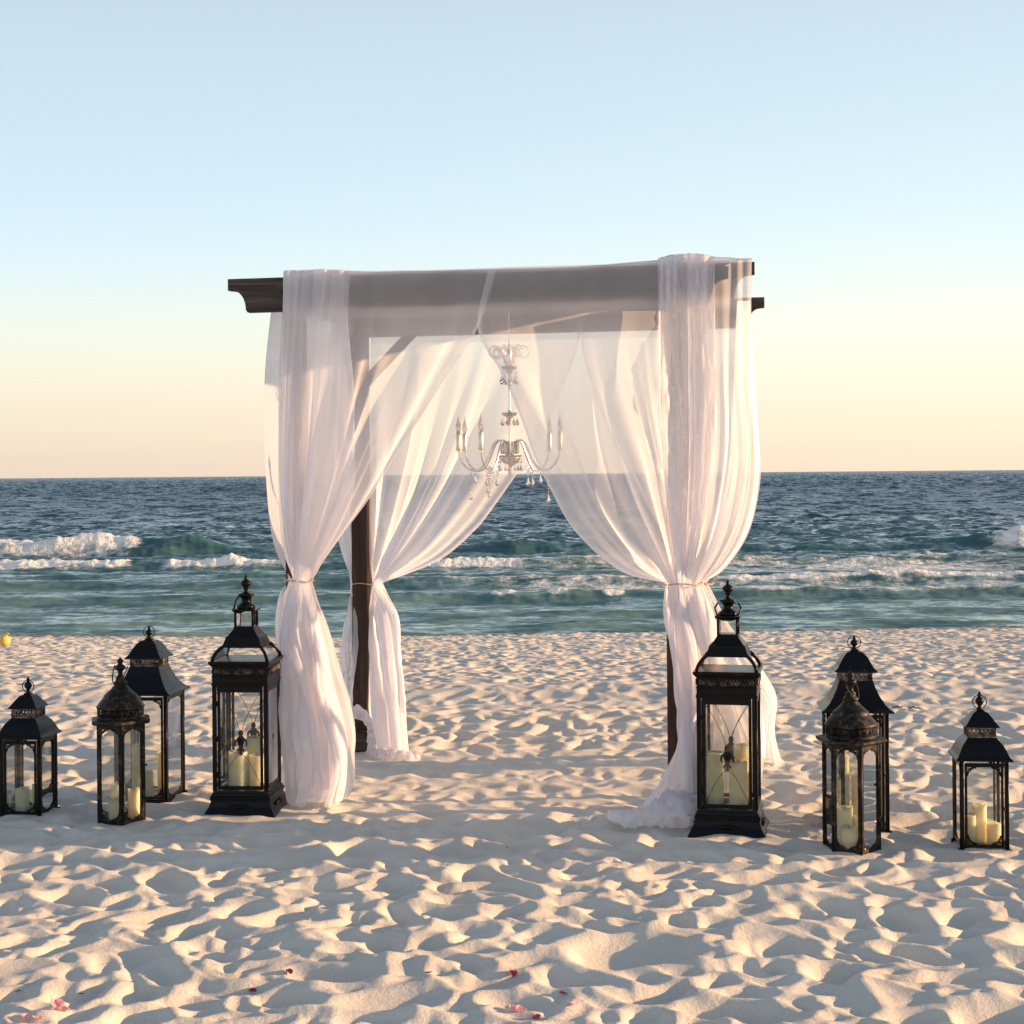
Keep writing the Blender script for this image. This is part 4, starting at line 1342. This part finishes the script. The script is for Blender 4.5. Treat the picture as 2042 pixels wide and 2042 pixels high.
def build_chandelier():
    SIL = mat_metal('polished_silver', (.90, .87, .84), .14)
    SLV = mat_metal('candle_sleeve', (.82, .66, .50), .28)
    CRY = mat_crystal()
    Y = 8.04
    base = at(1017, 945, Y)
    cx, cy = base.x, base.y
    zof = lambda py: at(1017, py, Y).z
    root = empty('chandelier', (cx, cy, zof(945)))
    tag(root, 'silver and crystal candle chandelier hanging in the middle of the arch', 'chandelier')
    z = lambda py: zof(py)-zof(945)
    k = Y/F
    # suspension rod to the frame
    m = MB(); m.tube([(0, 0, z(690)), (0, 0, 2.45-zof(945))], .0022, 6)
    ch = m
    m.build('hanging_rod', SIL, root)
    m = MB()
    m.lathe([(z(955), .001), (z(948), .004), (z(940), .012), (z(933), .006), (z(930), .012), (z(926), .030), (z(918), .050), (z(914), .056), (z(912), .058), (z(911), .02),
             (z(905), .010), (z(895), .008), (z(870), .0055), (z(845), .0055), (z(836), .006), (z(834), .014), (z(830), .022), (z(828), .024), (z(826), .008), (z(815), .008), (z(800), .007), (z(778), .007), (z(770), .006),
             (z(768), .012), (z(764), .014), (z(760), .006), (z(745), .005), (z(742), .016), (z(738), .022), (z(736), .022), (z(734), .012), (z(730), .016), (z(712), .017), (z(696), .014), (z(690), .010), (z(684), .003)], 16)
    m.build('centre_column', SIL, root)
    # crystal cups
    for py, r in ((828, .040), (736, .040), (913, .062)):
        m = MB(); m.lathe([(z(py+3), .012), (z(py+1), r*.8), (z(py-4), r), (z(py-5), r*.97), (z(py), r*.7)], 14, caps=False)
        m.build('bobeche', CRY, root)
    for a in range(0, 360, 60):
        m = MB(); m.lathe([(z(905), .006), (z(900), .009), (z(885), .010), (z(880), .007)], 8, .040*math.cos(rad(a+15)), .040*math.sin(rad(a+15)))
        m.build('crystal_cup', CRY, root)
    # upper scrolls
    for a in (0, 70, 140, 185, 250, 310):
        pts = []
        for i in range(26):
            t = i/25
            if t < .45:
                s = t/.45
                pts.append((.012+.060*s, z(735)+(z(690)-z(735))*math.sin(s*math.pi*.5)))
            else:
                s = (t-.45)/.55
                aa = math.pi/2 - s*2*math.pi*1.05
                r_ = .034*(1-.5*s)
                pts.append((.072+r_*math.cos(aa), z(690)-.034+r_*math.sin(aa)))
        c, s_ = math.cos(rad(a)), math.sin(rad(a))
        m = MB(); m.tube([(x*c, x*s_, zz) for x, zz in pts], .0038, 6)
        m.build('scroll', SIL, root)
    def drop(parent, x, y, ztop, size, beads=0):
        """a string of beads ending in a pear shaped prism"""
        m = MB(); zz = ztop
        for b in range(beads):
            zz -= .010
            m.ball((x, y, zz), .0045, 6, 4)
            zz -= .006
        if beads: m.tube([(x, y, ztop), (x, y, zz)], .0007, 3)
        zz -= .004
        m.poly([(zz, .001), (zz-.010*size, .003*size), (zz-.022*size, .007*size), (zz-.031*size, .0105*size), (zz-.038*size, .008*size), (zz-.044*size, .001)], 6, .3, False, True, x, y)
        m.build('crystal_drop', CRY, parent)
    # arms
    arms = [(183, 1.0), (153, 1.0), (237, 1.0), (38, 1.0), (-14, 1.0)]
    for i, (a, s) in enumerate(arms):
        c, s_ = math.cos(rad(a)), math.sin(rad(a))
        Rr = .262
        P_ = [(.012, z(912)), (.028, z(888)), (.050, z(878)), (.075, z(882)), (.100, z(900)), (.125, z(922)), (.155, z(936)), (.190, z(938)), (.225, z(930)), (.250, z(915)), (Rr, z(897))]
        pts = crom([(p[0], 0, p[1]) for p in P_], 30)
        m = MB(); m.tube([(p[0]*c, p[0]*s_, p[2]) for p in pts], .0056, 8)
        arm = m.build('arm', SIL, root)
        m = MB(); m.lathe([(z(899), .006), (z(897), .014), (z(896), .015), (z(895), .008)], 12, Rr*c, Rr*s_)
        m.build('drip_pan', SIL, arm)
        m = MB(); m.lathe([(z(896), .0115), (z(895), .012), (z(864), .012), (z(862), .009)], 12, Rr*c, Rr*s_)
        m.build('candle_sleeve', SLV, arm)
        m = MB(); m.lathe([(z(862), .007), (z(858), .011), (z(852), .014), (z(846), .012), (z(840), .007), (z(834), .003), (z(828), .0008)], 10, Rr*c, Rr*s_)
        m.build('bulb', CRY, arm)
        # under-arm curl
        pts = []
        for j in range(18):
            t = j/17; aa = math.pi*.5 - t*2*math.pi*1.2; r_ = .020*(1-.5*t)
            pts.append((.105+r_*math.cos(aa), z(938)+r_*math.sin(aa)))
        m = MB(); m.tube([(x*c, x*s_, zz) for x, zz in pts], .0026, 6)
        m.build('curl', SIL, arm)
        drop(arm, .200*c, .200*s_, z(940), 1.0, [6, 1, 4, 1, 7, 5][i])
        drop(arm, .118*c, .118*s_, z(944), 1.0, [1, 5, 1, 1, 1, 1][i])
    for j, a in enumerate(range(0, 360, 51)):
        drop(root, .040*math.cos(rad(a)), .040*math.sin(rad(a)), z(832), .9, 0)
        drop(root, .038*math.cos(rad(a+20)), .038*math.sin(rad(a+20)), z(740), 1.1, 1)
        drop(root, .058*math.cos(rad(a+10)), .058*math.sin(rad(a+10)), z(918), .8, 1)

# ---------------------------------------------------------------- small things on the sand
def build_small():
    def petal_mat(name, c1, c2):
        m, t, out = new_mat(name)
        L = t.links.new
        d = nn(t, 'ShaderNodeBsdfPrincipled', i_Roughness=.6)
        tcd = nn(t, 'ShaderNodeTexCoord')
        n = nn(t, 'ShaderNodeTexNoise', i_Scale=60.0)
        L(tcd.outputs['Object'], n.inputs['Vector'])
        r = nn(t, 'ShaderNodeValToRGB'); ramp(r, [(.35, c1), (.65, c2)])
        L(n.outputs[0], r.inputs[0]); L(r.outputs[0], d.inputs['Base Color'])
        tr = nn(t, 'ShaderNodeBsdfTranslucent'); L(r.outputs[0], tr.inputs['Color'])
        ms = nn(t, 'ShaderNodeMixShader', n_0=.35)
        L(d.outputs[0], ms.inputs[1]); L(tr.outputs[0], ms.inputs[2]); L(ms.outputs[0], out.inputs[0])
        return m
    MP = petal_mat('pink_petal', (.80, .32, .38), (.92, .60, .60))
    MD = petal_mat('wilted_petal', (.16, .03, .07), (.38, .09, .17))
    def hit(px, py):
        tx, tz = ray(px, py)
        Y = 3.4
        while Y < 30:
            if CAMH + tz*Y <= gz(tx*Y, Y): break
            Y += .01
        return tx*Y, Y, gz(tx*Y, Y)
    def petal(px, py, size, fresh, curl, rot, label):
        x, y, z = hit(px, py)
        n = 9; P = np.zeros((n, n, 3))
        for i in range(n):
            for j in range(n):
                u = i/(n-1)*2-1; v = j/(n-1)
                w = math.sin(math.pi*min(1, v*.92+.08))**.6*.55
                P[i, j] = (u*w*size, (v-.5)*size*1.2, size*(curl*u*u*w + .35*(v-.5)**2 + .06*math.sin(6*v+3*u)))
        o = grid_mesh('flower_petal', P, MP if fresh else MD)
        o.location = (x, y, z+.004)
        o.rotation_euler = (rad(20), rad(12), rot)
        tag(o, label, 'petal', 'flower petals scattered on the sand')
    petal(112, 2010, .036, True, .7, .4, 'pale pink petal cupped upright near the bottom left corner')
    petal(127, 2020, .026, True, .9, 2.0, 'pink petal touching the upright cupped one near the bottom left')
    petal(52, 2036, .030, True, .5, 1.3, 'pink petal at the bottom edge closest to the left corner')
    petal(75, 2038, .028, True, .6, 2.6, 'second pink petal along the bottom edge from the left corner')
    petal(575, 1942, .022, False, .8, .9, 'dark wilted petal in the footprint left of centre, the upper of two')
    petal(503, 1982, .020, False, .9, 2.2, 'dark wilted petal in the footprint left of centre, the lower of two')
    petal(1022, 1948, .026, False, .7, .2, 'dark red wilted petal above the pink cluster at bottom centre')
    petal(1122, 1985, .022, False, .6, 1.7, 'small dark pink petal above and right of the pink cluster')
    petal(1145, 2008, .034, True, .8, 2.9, 'coral pink petal catching the sun right of the bottom centre cluster')
    petal(1022, 2018, .026, True, .6, .5, 'pink petal on the left of the bottom centre cluster')
    petal(1038, 2018, .026, True, .9, 1.8, 'magenta pink petal on the right of the bottom centre cluster')
    petal(1068, 2034, .024, False, .9, 2.4, 'dark purple petal at the bottom edge below the cluster')
    # yellow float
    MY = simple_mat('yellow_plastic', (.80, .50, .09), .45)
    x, y, z = hit(9, 1287)
    m = MB(); m.lathe([(-.06, .002), (-.056, .03), (-.05, .062), (0, .078), (.05, .062), (.068, .03), (.072, .012), (.10, .010), (.102, .002)], 18)
    m.tube([(.02*math.cos(a), 0, .112+.016*math.sin(a)) for a in np.linspace(0, 2*math.pi, 12, endpoint=False)], .004, 5, True)
    o = m.build('float_ball', MY, None, (x, y, z+.06)); o.rotation_euler = (.3, .5, 0)
    tag(o, 'small yellow float ball on the far sand at the left edge', 'ball')
    # washed up weed and splinters
    MT = simple_mat('driftwood', (.05, .035, .028), .85)
    def twig(px, py, ln, rot, label, seed):
        x, y, z = hit(px, py)
        rs = random.Random(seed)
        pts = [(-ln/2+ln*i/6, rs.uniform(-.12, .12)*ln, .004+rs.uniform(0, .10)*ln) for i in range(7)]
        kk = min(1.0, ln/.06)
        m = MB(); m.tube(pts, [v_*kk for v_ in (.002, .004, .005, .0045, .004, .003, .0015)], 6)
        m.tube([pts[3], (pts[3][0]+ln*.1, pts[3][1]+ln*.18, pts[3][2]+ln*.05), (pts[3][0]+ln*.16, pts[3][1]+ln*.25, pts[3][2])], [.003*kk, .002*kk, .001*kk], 5)
        o = m.build('twig', MT, None, (x, y, z)); o.rotation_euler = (0, 0, rot)
        tag(o, label, 'twig', 'dark twigs washed up on the sand')
    twig(1790, 1412, .10, .2, 'dark twig right of the large right pagoda lantern roof, nearer to it', 1)
    twig(1825, 1415, .12, -.9, 'dark twig sloping down, farther right of the large right pagoda roof', 2)
    twig(855, 1942, .026, .3, 'tiny dark splinter in a hollow just left of bottom centre', 3)
    twig(37, 1986, .018, .4, 'tiny dark splinter above the pink petals at bottom left', 4)
    twig(163, 1989, .016, .1, 'tiny dark splinter right of the bottom left pink petals', 5)
    twig(1012, 1692, .016, .8, 'tiny dark splinter on the shaded sand in front of the arch', 6)

for p_, r_ in PAD_LIST: PADS.append((p_.x, p_.y, r_))
for i, (px, Y) in enumerate(LP): PADS.append((ray(px, 1600)[0]*Y, Y, .24 if i < 2 else .16))

M_SAND = mat_sand()
build_beach(M_SAND)
build_sea(mat_sea())
build_arch()
fl = build_curtains()
build_lanterns()
build_chandelier()
build_small()
